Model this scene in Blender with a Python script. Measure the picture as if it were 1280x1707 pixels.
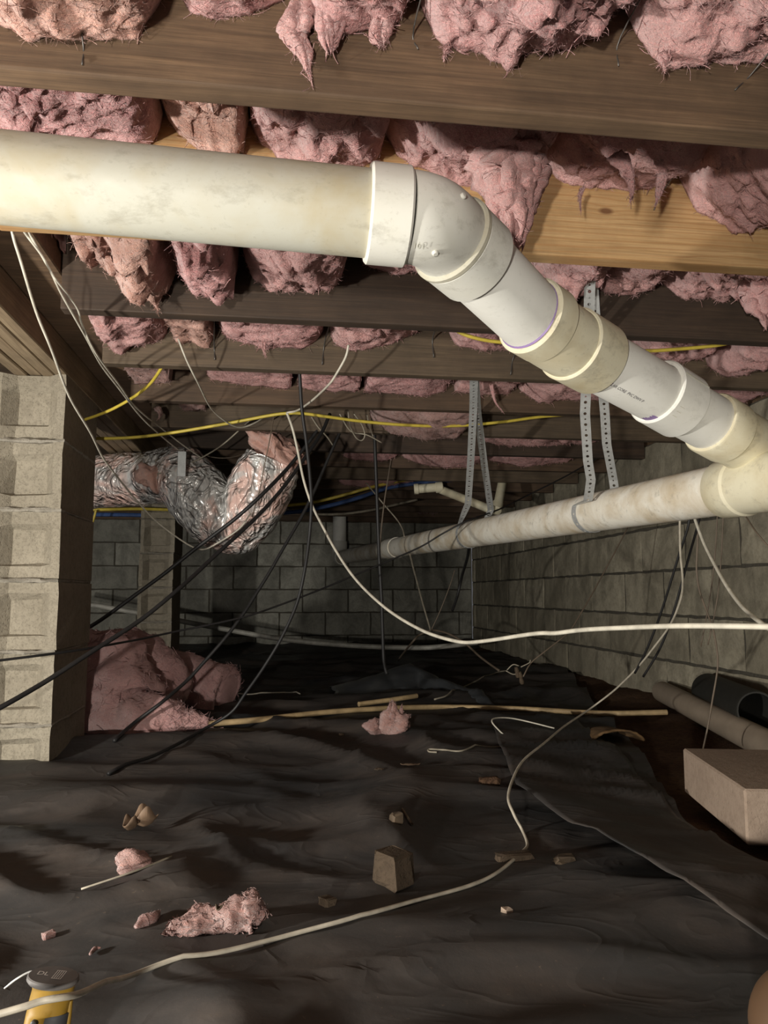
import bpy, bmesh, math, random
import numpy as np
from mathutils import Vector, Matrix, noise as mn

for _o in list(bpy.data.objects):
    bpy.data.objects.remove(_o, do_unlink=True)
SC = bpy.context.scene
COL = SC.collection
V = Vector

# ------------------------------------------------------------------ camera
CAMZ = 0.48
FPX = 1280.0
YAW = math.radians(7.7)
PITCH = math.radians(6.1)
CF = V((math.sin(YAW) * math.cos(PITCH), math.cos(YAW) * math.cos(PITCH), math.sin(PITCH)))
CR = V((math.cos(YAW), -math.sin(YAW), 0))
CU = CR.cross(CF)
CAM = V((0, 0, CAMZ))
cam_data = bpy.data.cameras.new('camera')
cam = bpy.data.objects.new('camera', cam_data)
COL.objects.link(cam)
cam_data.sensor_fit = 'VERTICAL'
cam_data.sensor_height = 36.0
cam_data.lens = FPX / 1707 * 36.0
cam_data.clip_start = 0.02
cam.matrix_world = Matrix((
    (CR.x, CU.x, -CF.x, CAM.x), (CR.y, CU.y, -CF.y, CAM.y), (CR.z, CU.z, -CF.z, CAM.z), (0, 0, 0, 1)))
SC.camera = cam

# ------------------------------------------------------------------ world and lights
world = bpy.data.worlds.new('world')
SC.world = world
world.use_nodes = True
bgn = world.node_tree.nodes['Background']
bgn.inputs[0].default_value = (0.95, 0.95, 1.0, 1)
bgn.inputs[1].default_value = 0.05


def lamp(name, loc, power, radius, color):
    l = bpy.data.lights.new(name, 'POINT')
    l.energy = power
    l.shadow_soft_size = radius
    l.color = color
    o = bpy.data.objects.new(name, l)
    o.location = loc
    COL.objects.link(o)
    return o


# the work lamp that stands on the floor to the left, just out of view, and a second hand lamp behind the camera
lamp('work_lamp_light', (-1.45, 0.62, CAMZ - 0.18), 95, 0.04, (1.0, 0.96, 0.88))
lamp('hand_lamp_light', (-0.60, -0.90, CAMZ - 0.18), 88, 0.05, (1.0, 0.95, 0.86))

SC.view_settings.view_transform = 'Standard'
SC.view_settings.look = 'None'
SC.view_settings.gamma = 1.0
SC.view_settings.use_curve_mapping = False
SC.view_settings.exposure = 0.85


# ------------------------------------------------------------------ pixel helpers (photo pixel -> place in the room)
def ray(px, py):
    return CF + CR * ((px - 640.0) / FPX) + CU * ((853.5 - py) / FPX)


def P(px, py, d):
    return CAM + ray(px, py) * d


def on_y(px, py, y):
    r = ray(px, py)
    return CAM + r * (y / r.y)


def on_x(px, py, x):
    r = ray(px, py)
    return CAM + r * (x / r.x)


def on_z(px, py, z):
    r = ray(px, py)
    return CAM + r * ((z - CAMZ) / r.z)


def fbm(p, o=3):
    return mn.fractal(p, 1.0, 2.0, o)


def ground(x, y):
    """height of the crumpled plastic over the earth"""
    w = mn.noise(V((x * 0.9, y * 0.9, 3.0)))
    a = mn.noise(V((x * 0.9 + 1.2 * w, y * 2.0 + 0.8 * w, 0.3)))
    b = mn.noise(V((x * 1.7 - y * 1.0 + w, y * 3.2 + x * 1.1, 7.1)))
    c = mn.noise(V((x * 4.0, y * 5.0, 2.2)))
    r1 = max(1 - abs(a) * 2.6, 0)
    r2 = max(1 - abs(b) * 3.0, 0)
    return 0.030 * r1 ** 2.0 + 0.016 * r2 ** 2.0 + 0.006 * c + 0.018 * mn.noise(V((x * .6, y * .6, 9)))


def on_ground(px, py, lift=0.0):
    z = 0.0
    p = None
    for _ in range(8):
        p = on_z(px, py, z + lift)
        z = 0.5 * z + 0.5 * ground(p.x, p.y)
    p.z = ground(p.x, p.y) + lift
    return p


# ------------------------------------------------------------------ object helpers
class Thing:
    """an Empty at a thing's base; its parts are meshes whose points are given in room coordinates"""

    def __init__(self, name, label, cat, loc, group=None, kind=None):
        self.o = bpy.data.objects.new(name, None)
        self.o.empty_display_size = 0.05
        self.o.location = loc
        COL.objects.link(self.o)
        self.loc = V(loc)
        set_props(self.o, label, cat, group, kind)


def set_props(o, label=None, cat=None, group=None, kind=None):
    if label:
        o['label'] = label
    if cat:
        o['category'] = cat
    if group:
        o['group'] = group
    if kind:
        o['kind'] = kind
    return o


def new_mesh(name, verts, faces, mat, smooth=True):
    me = bpy.data.meshes.new(name)
    me.from_pydata([tuple(v) for v in verts], [], faces)
    me.materials.append(mat)
    if smooth:
        me.polygons.foreach_set('use_smooth', [True] * len(me.polygons))
        if not any(q in mat.name for q in ('fiberglass', 'plastic', 'jacket', 'cable', 'wire')):
            me.set_sharp_from_angle(angle=math.radians(32))
    me.update()
    return me


def part(name, verts, faces, mat, parent, smooth=True, sub=None):
    """mesh part of a Thing (parent) or a sub-part of a part object (sub)"""
    L = parent.loc
    me = new_mesh(name, [V(v) - L for v in verts], faces, mat, smooth)
    o = bpy.data.objects.new(name, me)
    COL.objects.link(o)
    o.parent = sub if sub is not None else parent.o
    return o


def single(name, verts, faces, mat, label=None, cat=None, group=None, kind=None, smooth=True, base=None):
    """a thing that is one mesh"""
    vs = [V(v) for v in verts]
    if base is None:
        c = V((0, 0, 0))
        for v in vs:
            c += v
        c /= len(vs)
        c.z = min(v.z for v in vs)
    else:
        c = V(base)
    me = new_mesh(name, [v - c for v in vs], faces, mat, smooth)
    o = bpy.data.objects.new(name, me)
    o.location = c
    COL.objects.link(o)
    return set_props(o, label, cat, group, kind)


def smooth_path(pts, n=6):
    """Catmull-Rom through pts"""
    pts = [V(p) for p in pts]
    if len(pts) < 3:
        return pts
    out = []
    ext = [pts[0] * 2 - pts[1]] + pts + [pts[-1] * 2 - pts[-2]]
    for i in range(1, len(ext) - 2):
        p0, p1, p2, p3 = ext[i - 1:i + 3]
        for k in range(n):
            t = k / n
            out.append(0.5 * ((2 * p1) + (p2 - p0) * t + (2 * p0 - 5 * p1 + 4 * p2 - p3) * t * t + (3 * p1 - p0 - 3 * p2 + p3) * t ** 3))
    out.append(pts[-1])
    return out


def frames(path, up=None):
    n = len(path)
    T = []
    for i in range(n):
        a = path[max(i - 1, 0)]
        b = path[min(i + 1, n - 1)]
        t = (b - a)
        T.append(t.normalized() if t.length > 1e-9 else V((0, 0, 1)))
    u = up if up is not None else (V((0, 0, 1)) if abs(T[0].z) < 0.9 else V((1, 0, 0)))
    U = []
    for t in T:
        u = (u - t * u.dot(t))
        u = u.normalized() if u.length > 1e-6 else t.orthogonal().normalized()
        U.append(u)
    return T, U, [t.cross(u) for t, u in zip(T, U)]


def tube_geo(path, rad, seg=10, caps=True, up=None, disp=None):
    path = [V(p) for p in path]
    T, U, W = frames(path, up)
    vs, fs = [], []
    n = len(path)
    for i in range(n):
        r = rad[i] if hasattr(rad, '__len__') else rad
        for k in range(seg):
            a = 2 * math.pi * k / seg
            dv = U[i] * math.cos(a) + W[i] * math.sin(a)
            rr = r * (disp(i, k, path[i] + dv * r) if disp else 1.0)
            vs.append(path[i] + dv * rr)
    for i in range(n - 1):
        for k in range(seg):
            k2 = (k + 1) % seg
            fs.append((i * seg + k, i * seg + k2, (i + 1) * seg + k2, (i + 1) * seg + k))
    if caps:
        fs.append(tuple(reversed(range(seg))))
        fs.append(tuple(range((n - 1) * seg, n * seg)))
    return vs, fs


def lathe_geo(p0, p1, prof, seg=40):
    """prof: (distance from p0 along p0->p1, radius)"""
    p0, p1 = V(p0), V(p1)
    t = (p1 - p0).normalized()
    u = t.cross(V((0, 0, 1)))
    u = u.normalized() if u.length > 1e-3 else V((1, 0, 0))
    w = t.cross(u)
    vs, fs = [], []
    for (s, r) in prof:
        for k in range(seg):
            a = 2 * math.pi * k / seg
            vs.append(p0 + t * s + (u * math.cos(a) + w * math.sin(a)) * r)
    for i in range(len(prof) - 1):
        for k in range(seg):
            k2 = (k + 1) % seg
            fs.append((i * seg + k, i * seg + k2, (i + 1) * seg + k2, (i + 1) * seg + k))
    return vs, fs


def box_geo(x0, x1, y0, y1, z0, z1):
    vs = [V((x, y, z)) for z in (z0, z1) for y in (y0, y1) for x in (x0, x1)]
    fs = [(0, 2, 3, 1), (4, 5, 7, 6), (0, 1, 5, 4), (2, 6, 7, 3), (0, 4, 6, 2), (1, 3, 7, 5)]
    return vs, fs


def bevel_box(x0, x1, y0, y1, z0, z1, b=0.003, seg=1):
    bm = bmesh.new()
    vs, fs = box_geo(x0, x1, y0, y1, z0, z1)
    bv = [bm.verts.new(v) for v in vs]
    for f in fs:
        bm.faces.new([bv[i] for i in f])
    bmesh.ops.recalc_face_normals(bm, faces=bm.faces)
    bmesh.ops.bevel(bm, geom=list(bm.edges), offset=b, segments=seg, affect='EDGES', profile=0.6)
    bm.verts.index_update()
    ov = [v.co.copy() for v in bm.verts]
    of = [tuple(v.index for v in f.verts) for f in bm.faces]
    bm.free()
    return ov, of


def blob_geo(center, rx, ry, rz, amp=0.25, freq=6.0, seed=0, nu=36, nv=22, rot=0.0, octv=4):
    """a lumpy closed form"""
    c = V(center)
    ca, sa = math.cos(rot), math.sin(rot)
    vs, fs = [], []
    off = V((seed * 3.17, seed * 1.31, seed * 7.7))
    for j in range(nv + 1):
        th = math.pi * j / nv
        for i in range(nu):
            ph = 2 * math.pi * i / nu
            d = V((math.sin(th) * math.cos(ph), math.sin(th) * math.sin(ph), math.cos(th)))
            p = V((d.x * rx, d.y * ry, d.z * rz))
            f = 1 + amp * fbm((p + off) * freq, octv) - amp * 0.5 * abs(mn.noise((p + off) * freq * 0.6))
            p = p * f
            vs.append(c + V((p.x * ca - p.y * sa, p.x * sa + p.y * ca, p.z)))
    for j in range(nv):
        for i in range(nu):
            i2 = (i + 1) % nu
            fs.append((j * nu + i, (j + 1) * nu + i, (j + 1) * nu + i2, j * nu + i2))
    return vs, fs


def fuzz_geo(vs, fs, count, lmin, lmax, wid, seed, down=0.35, sel=None):
    """thin loose fibres standing off a surface"""
    rnd = random.Random(seed)
    ov, of = [], []
    idx = [i for i, f in enumerate(fs) if (sel is None or sel(vs[f[0]]))]
    if not idx:
        return ov, of
    for _ in range(count):
        f = fs[rnd.choice(idx)]
        a, b, c = vs[f[0]], vs[f[1]], vs[f[2]]
        nrm = (b - a).cross(c - a)
        if nrm.length < 1e-12:
            continue
        nrm.normalize()
        t, s = rnd.random(), rnd.random()
        p = a + (b - a) * t + (c - a) * s * (1 - t)
        d = nrm * rnd.uniform(-0.1, 0.8) + V((rnd.gauss(0, 1), rnd.gauss(0, .7), rnd.gauss(0, .5) - down))
        d.normalize()
        L = rnd.uniform(lmin, lmax) * (0.5 + rnd.random() ** 3)
        side = d.cross(V((rnd.gauss(0, 1), rnd.gauss(0, 1), rnd.gauss(0, 1)))).normalized() * wid
        bend = V((rnd.gauss(0, 1), rnd.gauss(0, 1), rnd.gauss(0, 1) - .5)) * L * 0.22
        p = p - d * 0.002
        m = p + d * L * 0.55 + bend
        e = p + d * L
        k = len(ov)
        ov += [p - side, p + side, m - side * .8, m + side * .8, e]
        of += [(k, k + 1, k + 3, k + 2), (k + 2, k + 3, k + 4)]
    return ov, of


def flake_geo(vs, fs, count, lmin, lmax, seed, sel=None, lift=0.006, along=None):
    """torn wispy layers lying on a fluffy surface"""
    rnd = random.Random(seed * 7 + 1)
    ov, of = [], []
    idx = [i for i, f in enumerate(fs) if len(f) == 4 and (sel is None or sel(vs[f[0]]))]
    if not idx:
        return ov, of
    for _ in range(count):
        f = fs[rnd.choice(idx)]
        a, b, c = vs[f[0]], vs[f[1]], vs[f[3]]
        nrm = (vs[f[1]] - a).cross(vs[f[2]] - a)
        if nrm.length < 1e-12:
            continue
        nrm.normalize()
        t = (along if along is not None else V((1, 0, 0))) + V((rnd.gauss(0, .6), rnd.gauss(0, .6), rnd.gauss(0, .5)))
        t = t - nrm * t.dot(nrm)
        if t.length < 1e-3:
            continue
        t.normalize()
        s = nrm.cross(t)
        L = rnd.uniform(lmin, lmax)
        Wd = L * rnd.uniform(0.015, 0.05)
        ph = rnd.uniform(0, 6)
        k = len(ov)
        n_, m_ = 5, 2
        bow = rnd.gauss(0, 0.7)
        for i in range(n_ + 1):
            u = i / n_
            for j in range(m_ + 1):
                v = j / m_ - 0.5
                wd = Wd * (math.sin(math.pi * (0.08 + 0.84 * u)) ** 0.7) * rnd.uniform(0.65, 1.25)
                z = lift * (0.25 + 0.75 * abs(v * 2) ** 1.5 * rnd.uniform(0.2, 1.0) + 0.4 * math.sin(ph + u * 5)) - 0.0015
                ov.append(a + t * ((u - .5) * L) + s * (v * wd + bow * L * (u - .5) ** 2 * 2) + nrm * z)
        for i in range(n_):
            for j in range(m_):
                q = k + i * (m_ + 1) + j
                of.append((q, q + 1, q + m_ + 2, q + m_ + 1))
    return ov, of


def join_geo(*gs):
    vs, fs = [], []
    for g in gs:
        k = len(vs)
        vs += list(g[0])
        fs += [tuple(q + k for q in f) for f in g[1]]
    return vs, fs


# ------------------------------------------------------------------ materials
class NT:
    def __init__(self, name):
        self.m = bpy.data.materials.new(name)
        self.m.use_nodes = True
        self.t = self.m.node_tree
        self.b = self.t.nodes['Principled BSDF']
        self.out = self.t.nodes['Material Output']

    def n(self, typ, **kw):
        nd = self.t.nodes.new(typ)
        for k, v in kw.items():
            setattr(nd, k, v)
        return nd

    def link(self, a, b):
        self.t.links.new(a, b)

    def inp(self, sock, val):
        if hasattr(val, 'is_linked') or hasattr(val, 'links'):
            self.link(val, sock)
        else:
            sock.default_value = val

    def coord(self, scale=(1, 1, 1), rot=(0, 0, 0), kind='Object', loc=(0, 0, 0)):
        tc = self.n('ShaderNodeTexCoord')
        mp = self.n('ShaderNodeMapping')
        self.link(tc.outputs[kind], mp.inputs[0])
        mp.inputs['Scale'].default_value = scale
        mp.inputs['Rotation'].default_value = rot
        mp.inputs['Location'].default_value = loc
        return mp.outputs[0]

    def world(self, scale=(1, 1, 1)):
        g = self.n('ShaderNodeNewGeometry')
        mp = self.n('ShaderNodeMapping')
        self.link(g.outputs['Position'], mp.inputs[0])
        mp.inputs['Scale'].default_value = scale
        return mp.outputs[0]

    def noise(self, vec, scale, detail=4, rough=0.55, dist=0.0):
        t = self.n('ShaderNodeTexNoise')
        self.link(vec, t.inputs['Vector'])
        t.inputs['Scale'].default_value = scale
        t.inputs['Detail'].default_value = detail
        t.inputs['Roughness'].default_value = rough
        t.inputs['Distortion'].default_value = dist
        return t.outputs['Fac']

    def ramp(self, fac, stops, interp='LINEAR'):
        r = self.n('ShaderNodeValToRGB')
        self.link(fac, r.inputs[0])
        e = r.color_ramp.elements
        r.color_ramp.interpolation = interp
        while len(e) < len(stops):
            e.new(0.5)
        for el, (p, c) in zip(e, stops):
            el.position = p
            el.color = (c, c, c, 1) if not hasattr(c, '__len__') else (c[0], c[1], c[2], 1)
        return r.outputs[0]

    def mix(self, fac, a, b, mode='MIX'):
        m = self.n('ShaderNodeMix', data_type='RGBA', blend_type=mode)
        self.inp(m.inputs[0], fac)
        for s, v in ((m.inputs[6], a), (m.inputs[7], b)):
            if hasattr(v, '__len__'):
                s.default_value = (v[0], v[1], v[2], 1)
            else:
                self.link(v, s)
        return m.outputs[2]

    def math(self, op, a, b=0.0):
        m = self.n('ShaderNodeMath', operation=op)
        self.inp(m.inputs[0], a)
        self.inp(m.inputs[1], b)
        return m.outputs[0]

    def bump(self, h, strength=0.3, dist=0.01, prev=None):
        b = self.n('ShaderNodeBump')
        self.link(h, b.inputs['Height'])
        b.inputs['Strength'].default_value = strength
        b.inputs['Distance'].default_value = dist
        if prev is not None:
            self.link(prev, b.inputs['Normal'])
        return b.outputs[0]

    def done(self, col=None, rough=None, normal=None, **kw):
        if col is not None:
            if hasattr(col, '__len__'):
                self.b.inputs['Base Color'].default_value = (col[0], col[1], col[2], 1)
            else:
                self.link(col, self.b.inputs['Base Color'])
        if rough is not None:
            self.inp(self.b.inputs['Roughness'], rough)
        if normal is not None:
            self.link(normal, self.b.inputs['Normal'])
        for k, v in kw.items():
            self.inp(self.b.inputs[k.replace('_', ' ')], v)
        return self.m


def mat_wood(name, dark, light, stain, grain=70, rough=0.75, axis='X', knots=False):
    t = NT(name)
    s = {'X': (0.35, 6, 6), 'Y': (6, 0.35, 6)}[axis]
    c = t.world(s)
    g = t.noise(c, grain / 6, 6, 0.6, 0.4)
    g2 = t.noise(c, 2.3, 4, 0.6, 1.2)
    gf = t.noise(t.world({'X': (1.2, 60, 60), 'Y': (60, 1.2, 60)}[axis]), 5.0, 4, 0.6)
    base = t.mix(t.ramp(g, [(0.32, 0.0), (0.68, 1.0)]), dark, light)
    base = t.mix(t.ramp(gf, [(0.40, 0.45), (0.58, 0.0)]), base, [c_ * 0.55 for c_ in dark])
    base = t.mix(t.math('MULTIPLY', t.ramp(g2, [(0.35, 0.0), (0.7, 1.0)]), 0.6), base, stain)
    w = t.world((1, 1, 1))
    blot = t.noise(w, 5.0, 5, 0.65)
    base = t.mix(t.ramp(blot, [(0.3, 0.55), (0.62, 0.0)]), base, [c_ * 0.35 for c_ in dark])
    if knots:
        # one knot with the grain flowing round it
        kp = on_y(1010, 352, 1.343)
        geo = t.n('ShaderNodeNewGeometry')
        sub_ = t.n('ShaderNodeVectorMath', operation='SUBTRACT')
        t.link(geo.outputs['Position'], sub_.inputs[0])
        sub_.inputs[1].default_value = (kp.x, kp.y, kp.z)
        mp_ = t.n('ShaderNodeMapping')
        t.link(sub_.outputs[0], mp_.inputs[0])
        mp_.inputs['Scale'].default_value = (1 / 0.030, 0.0, 1 / 0.014)
        ln = t.n('ShaderNodeVectorMath', operation='LENGTH')
        t.link(mp_.outputs[0], ln.inputs[0])
        dist = ln.outputs['Value']
        infl = t.math('DIVIDE', 0.55, t.math('ADD', t.math('MULTIPLY', dist, dist), 0.6))
        sep = t.n('ShaderNodeSeparateXYZ')
        t.link(sub_.outputs[0], sep.inputs[0])
        wav = t.noise(t.world((1.0, 1, 6)), 2.0, 3, 0.5, 0.3)
        ph = t.math('ADD', t.math('MULTIPLY', sep.outputs[2], 560.0), t.math('ADD', t.math('MULTIPLY', infl, 7.0), t.math('MULTIPLY', wav, 22.0)))
        ring_ = t.math('SINE', ph)
        base = t.mix(t.ramp(ring_, [(0.45, 0.0), (0.98, 0.42)]), base, (0.36, 0.17, 0.06))
        base = t.mix(t.ramp(dist, [(0.30, 0.92), (0.42, 0.55), (0.62, 0.0)]), base, (0.16, 0.07, 0.03))
    return t.done(base, rough, t.bump(g, 0.35, 0.003))


def mat_pink(name, a, b, c):
    t = NT(name)
    w = t.coord((1, 1, 1))
    n1 = t.noise(w, 8, 4, 0.55, 0.8)
    n2 = t.noise(w, 30, 6, 0.65, 2.5)
    n3 = t.noise(t.coord((14, 30, 30)), 6, 5, 0.65, 3.0)
    n4 = t.noise(w, 150, 4, 0.7, 1.0)
    col = t.mix(t.ramp(n1, [(0.36, 0.0), (0.64, 1.0)]), a, b)
    col = t.mix(t.ramp(n2, [(0.30, 0.65), (0.50, 0.0)]), col, [a[0] * 0.80, a[1] * 0.62, a[2] * 0.66])
    streak = t.ramp(n3, [(0.44, 0.0), (0.50, 0.85), (0.56, 0.0)])
    col = t.mix(streak, col, c)
    col = t.mix(t.ramp(n4, [(0.55, 0.0), (0.72, 0.5)]), col, c)
    oi = t.n('ShaderNodeObjectInfo')
    col = t.mix(t.math('MULTIPLY', oi.outputs['Random'], 0.25), col, (0.80, 0.44, 0.36))
    hh = t.math('ADD', t.math('MULTIPLY', n3, 0.6), t.math('ADD', t.math('MULTIPLY', n2, 0.8), t.math('MULTIPLY', n4, 0.35)))
    m = t.done(col, 0.95, t.bump(hh, 1.0, 0.010))
    t.b.inputs['Sheen Weight'].default_value = 0.5
    t.b.inputs['Sheen Roughness'].default_value = 0.5
    t.b.inputs['Specular IOR Level'].default_value = 0.1
    return m


def mat_pvc(name, base, stain, amount=0.5, grime=(0.22, 0.20, 0.15), rough=0.50):
    t = NT(name)
    w = t.world((1, 1, 1))
    n1 = t.noise(w, 7, 5, 0.6, 0.5)
    n2 = t.noise(t.world((0.6, 1, 1)), 26, 6, 0.72, 0.15)
    n3 = t.noise(w, 120, 3, 0.6)
    col = t.mix(t.math('MULTIPLY', t.ramp(n1, [(0.42, 0.0), (0.72, 1.0)]), amount), base, stain)
    col = t.mix(t.math('MULTIPLY', t.ramp(n2, [(0.54, 0.0), (0.80, 1.0)]), amount), col, grime)
    col = t.mix(t.math('MULTIPLY', t.ramp(n3, [(0.62, 0.0), (0.70, 1.0)]), 0.25 * amount), col, grime)
    return t.done(col, t.ramp(n2, [(0.3, rough - 0.06), (0.8, rough + 0.3)]), t.bump(n3, 0.06, 0.002))


def mat_concrete(name, a, b, dark, pits=1.0, rand=0.0, grime=0.5):
    t = NT(name)
    w = t.world((1, 1, 1))
    n1 = t.noise(w, 4.5, 5, 0.6, 0.4)
    n2 = t.noise(w, 60, 5, 0.7)
    n3 = t.noise(w, 170, 3, 0.6)
    col = t.mix(t.ramp(n1, [(0.35, 0.0), (0.7, 1.0)]), a, b)
    col = t.mix(t.math('MULTIPLY', t.ramp(n2, [(0.3, 1.0), (0.55, 0.0)]), 0.5), col, dark)
    if rand:
        oi = t.n('ShaderNodeObjectInfo')
        col = t.mix(t.math('MULTIPLY', oi.outputs['Random'], rand), col, dark)
        st = t.world((2.4, 2.4, 1.6))
        n4 = t.noise(st, 3.0, 6, 0.7, 0.6)
        col = t.mix(t.math('MULTIPLY', t.ramp(n4, [(0.42, 0.0), (0.62, 1.0)]), grime), col, [x * 0.5 for x in dark])
        n5 = t.noise(w, 2.1, 6, 0.7, 1.0)
        col = t.mix(t.math('MULTIPLY', t.ramp(n5, [(0.58, 0.0), (0.75, 1.0)]), 0.35), col, (0.42, 0.39, 0.32))
    h = t.math('ADD', t.math('MULTIPLY', t.ramp(n3, [(0.28, 0.0), (0.45, 1.0)]), 1.0), n2)
    return t.done(col, 0.93, t.bump(h, 0.5 * pits, 0.004), Specular_IOR_Level=0.2)


def mat_plain(name, col, rough=0.5, metal=0.0, var=0.15, nscale=30):
    t = NT(name)
    n = t.noise(t.world(), nscale, 4, 0.6)
    c = t.mix(t.ramp(n, [(0.35, 0.0), (0.75, 1.0)]), col, [x * (1 - var * 2) for x in col])
    return t.done(c, rough, Metallic=metal)


M = {}
M['joist'] = mat_wood('old_joist_wood', (0.092, 0.054, 0.030), (0.205, 0.125, 0.068), (0.140, 0.088, 0.050))
M['joist3'] = mat_wood('dark_joist_wood', (0.040, 0.024, 0.015), (0.085, 0.052, 0.031), (0.055, 0.036, 0.023))
M['joist4'] = mat_wood('mid_joist_wood', (0.066, 0.040, 0.023), (0.145, 0.088, 0.050), (0.10, 0.063, 0.037))
M['joist2'] = mat_wood('weathered_joist_wood', (0.085, 0.060, 0.037), (0.165, 0.115, 0.068), (0.105, 0.072, 0.048))
M['pine'] = mat_wood('new_pine_wood', (0.50, 0.30, 0.13), (0.66, 0.44, 0.22), (0.56, 0.34, 0.15), knots=True, rough=0.6)
M['girder'] = mat_wood('girder_wood', (0.24, 0.17, 0.10), (0.42, 0.32, 0.20), (0.30, 0.22, 0.14), axis='Y')
M['subfloor'] = mat_wood('subfloor_wood', (0.10, 0.07, 0.045), (0.18, 0.12, 0.07), (0.12, 0.08, 0.05), grain=40)
M['pink'] = mat_pink('pink_fiberglass', (0.60, 0.215, 0.215), (0.72, 0.315, 0.305), (0.84, 0.52, 0.49))
M['peach'] = mat_pink('peach_fiberglass', (0.60, 0.25, 0.18), (0.72, 0.36, 0.27), (0.84, 0.54, 0.42))
M['heappink'] = mat_pink('heap_pink_fiberglass', (0.50, 0.22, 0.215), (0.62, 0.315, 0.30), (0.70, 0.45, 0.42))
M['dusty_dim_pink'] = mat_pink('dusty_dimmed_pink_fiberglass', (0.28, 0.12, 0.105), (0.36, 0.17, 0.145), (0.44, 0.25, 0.21))
M['pvc'] = mat_pvc('pvc_white', (0.47, 0.46, 0.39), (0.40, 0.33, 0.19), 0.7)
M['pvc_grey'] = mat_pvc('pvc_new_grey_white', (0.84, 0.83, 0.77), (0.62, 0.60, 0.52), 0.35)
M['pvc_fit'] = mat_pvc('pvc_fitting', (0.70, 0.69, 0.63), (0.60, 0.58, 0.48), 0.6)
M['pvc_cream'] = mat_pvc('pvc_cream_stained', (0.72, 0.67, 0.50), (0.50, 0.40, 0.22), 0.7)
M['pvc_main'] = mat_pvc('pvc_main_stained', (0.84, 0.80, 0.70), (0.46, 0.33, 0.16), 0.8)
M['purple'] = mat_plain('purple_primer', (0.30, 0.20, 0.42), 0.5)
M['ink'] = mat_plain('dark_print', (0.05, 0.04, 0.06), 0.6)
M['block'] = mat_concrete('pier_block', (0.30, 0.265, 0.205), (0.24, 0.21, 0.16), (0.13, 0.112, 0.083), 1.1)
M['mortar'] = mat_concrete('mortar', (0.33, 0.30, 0.25), (0.27, 0.245, 0.20), (0.14, 0.125, 0.10))
M['wblock'] = mat_concrete('wall_block', (0.46, 0.415, 0.315), (0.35, 0.315, 0.235), (0.19, 0.168, 0.122), 0.7, 0.75)
M['bblock'] = mat_concrete('back_wall_block', (0.46, 0.45, 0.385), (0.34, 0.33, 0.28), (0.17, 0.165, 0.14), 0.7, 0.7)
M['wmortar'] = mat_concrete('wall_mortar', (0.10, 0.09, 0.072), (0.075, 0.068, 0.053), (0.045, 0.04, 0.03))
M['white'] = mat_plain('white_cable', (0.62, 0.58, 0.48), 0.5, var=0.2)
M['white2'] = mat_plain('dusty_cable', (0.34, 0.30, 0.23), 0.6, var=0.25)
M['white3'] = mat_plain('dimmed_white_cable', (0.50, 0.45, 0.36), 0.55, var=0.2)  # white toned down to stand for the dimmer light along the floor
M['brown'] = mat_plain('brown_wire', (0.16, 0.12, 0.085), 0.6)
M['black'] = mat_plain('black_cable', (0.014, 0.013, 0.013), 0.55)
M['yellow'] = mat_plain('yellow_cable', (0.62, 0.48, 0.07), 0.45)
M['blue'] = mat_plain('blue_pipe', (0.05, 0.10, 0.26), 0.4)
M['tan'] = mat_plain('tan_pipe', (0.50, 0.36, 0.19), 0.5, var=0.25, nscale=18)
M['greypipe'] = mat_plain('dirty_white_pipe', (0.50, 0.48, 0.42), 0.5, var=0.3, nscale=14)
M['loosepipe'] = mat_plain('beige_loose_pipe', (0.36, 0.29, 0.22), 0.55, var=0.15, nscale=7)
M['steel'] = mat_plain('galvanised_steel', (0.56, 0.57, 0.56), 0.5, metal=0.35, var=0.12, nscale=60)
M['wire'] = mat_plain('steel_wire', (0.12, 0.11, 0.10), 0.45, metal=0.6)
M['stone'] = mat_concrete('brown_stone', (0.075, 0.053, 0.035), (0.058, 0.041, 0.027), (0.03, 0.022, 0.015))
M['chip'] = mat_plain('wood_chip', (0.095, 0.064, 0.037), 0.8, var=0.3)
M['leaf'] = mat_plain('dry_leaf', (0.18, 0.115, 0.07), 0.7, var=0.25)
M['paver'] = mat_concrete('pale_block', (0.34, 0.26, 0.20), (0.28, 0.21, 0.16), (0.20, 0.145, 0.105), 0.6)
M['tubeblack'] = mat_plain('black_drain_tube', (0.025, 0.024, 0.02), 0.6)
M['toolyellow'] = mat_plain('tool_yellow', (0.24, 0.14, 0.018), 0.45, var=0.15)
M['toolblack'] = mat_plain('tool_black', (0.03, 0.03, 0.032), 0.55)
M['toolgrey'] = mat_plain('tool_grey_plate', (0.11, 0.10, 0.095), 0.55)
M['toolmark'] = mat_plain('tool_mark', (0.60, 0.56, 0.52), 0.55)
M['brownobj'] = mat_plain('brown_rounded_surface', (0.075, 0.037, 0.014), 0.7, var=0.12, nscale=9)


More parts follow.
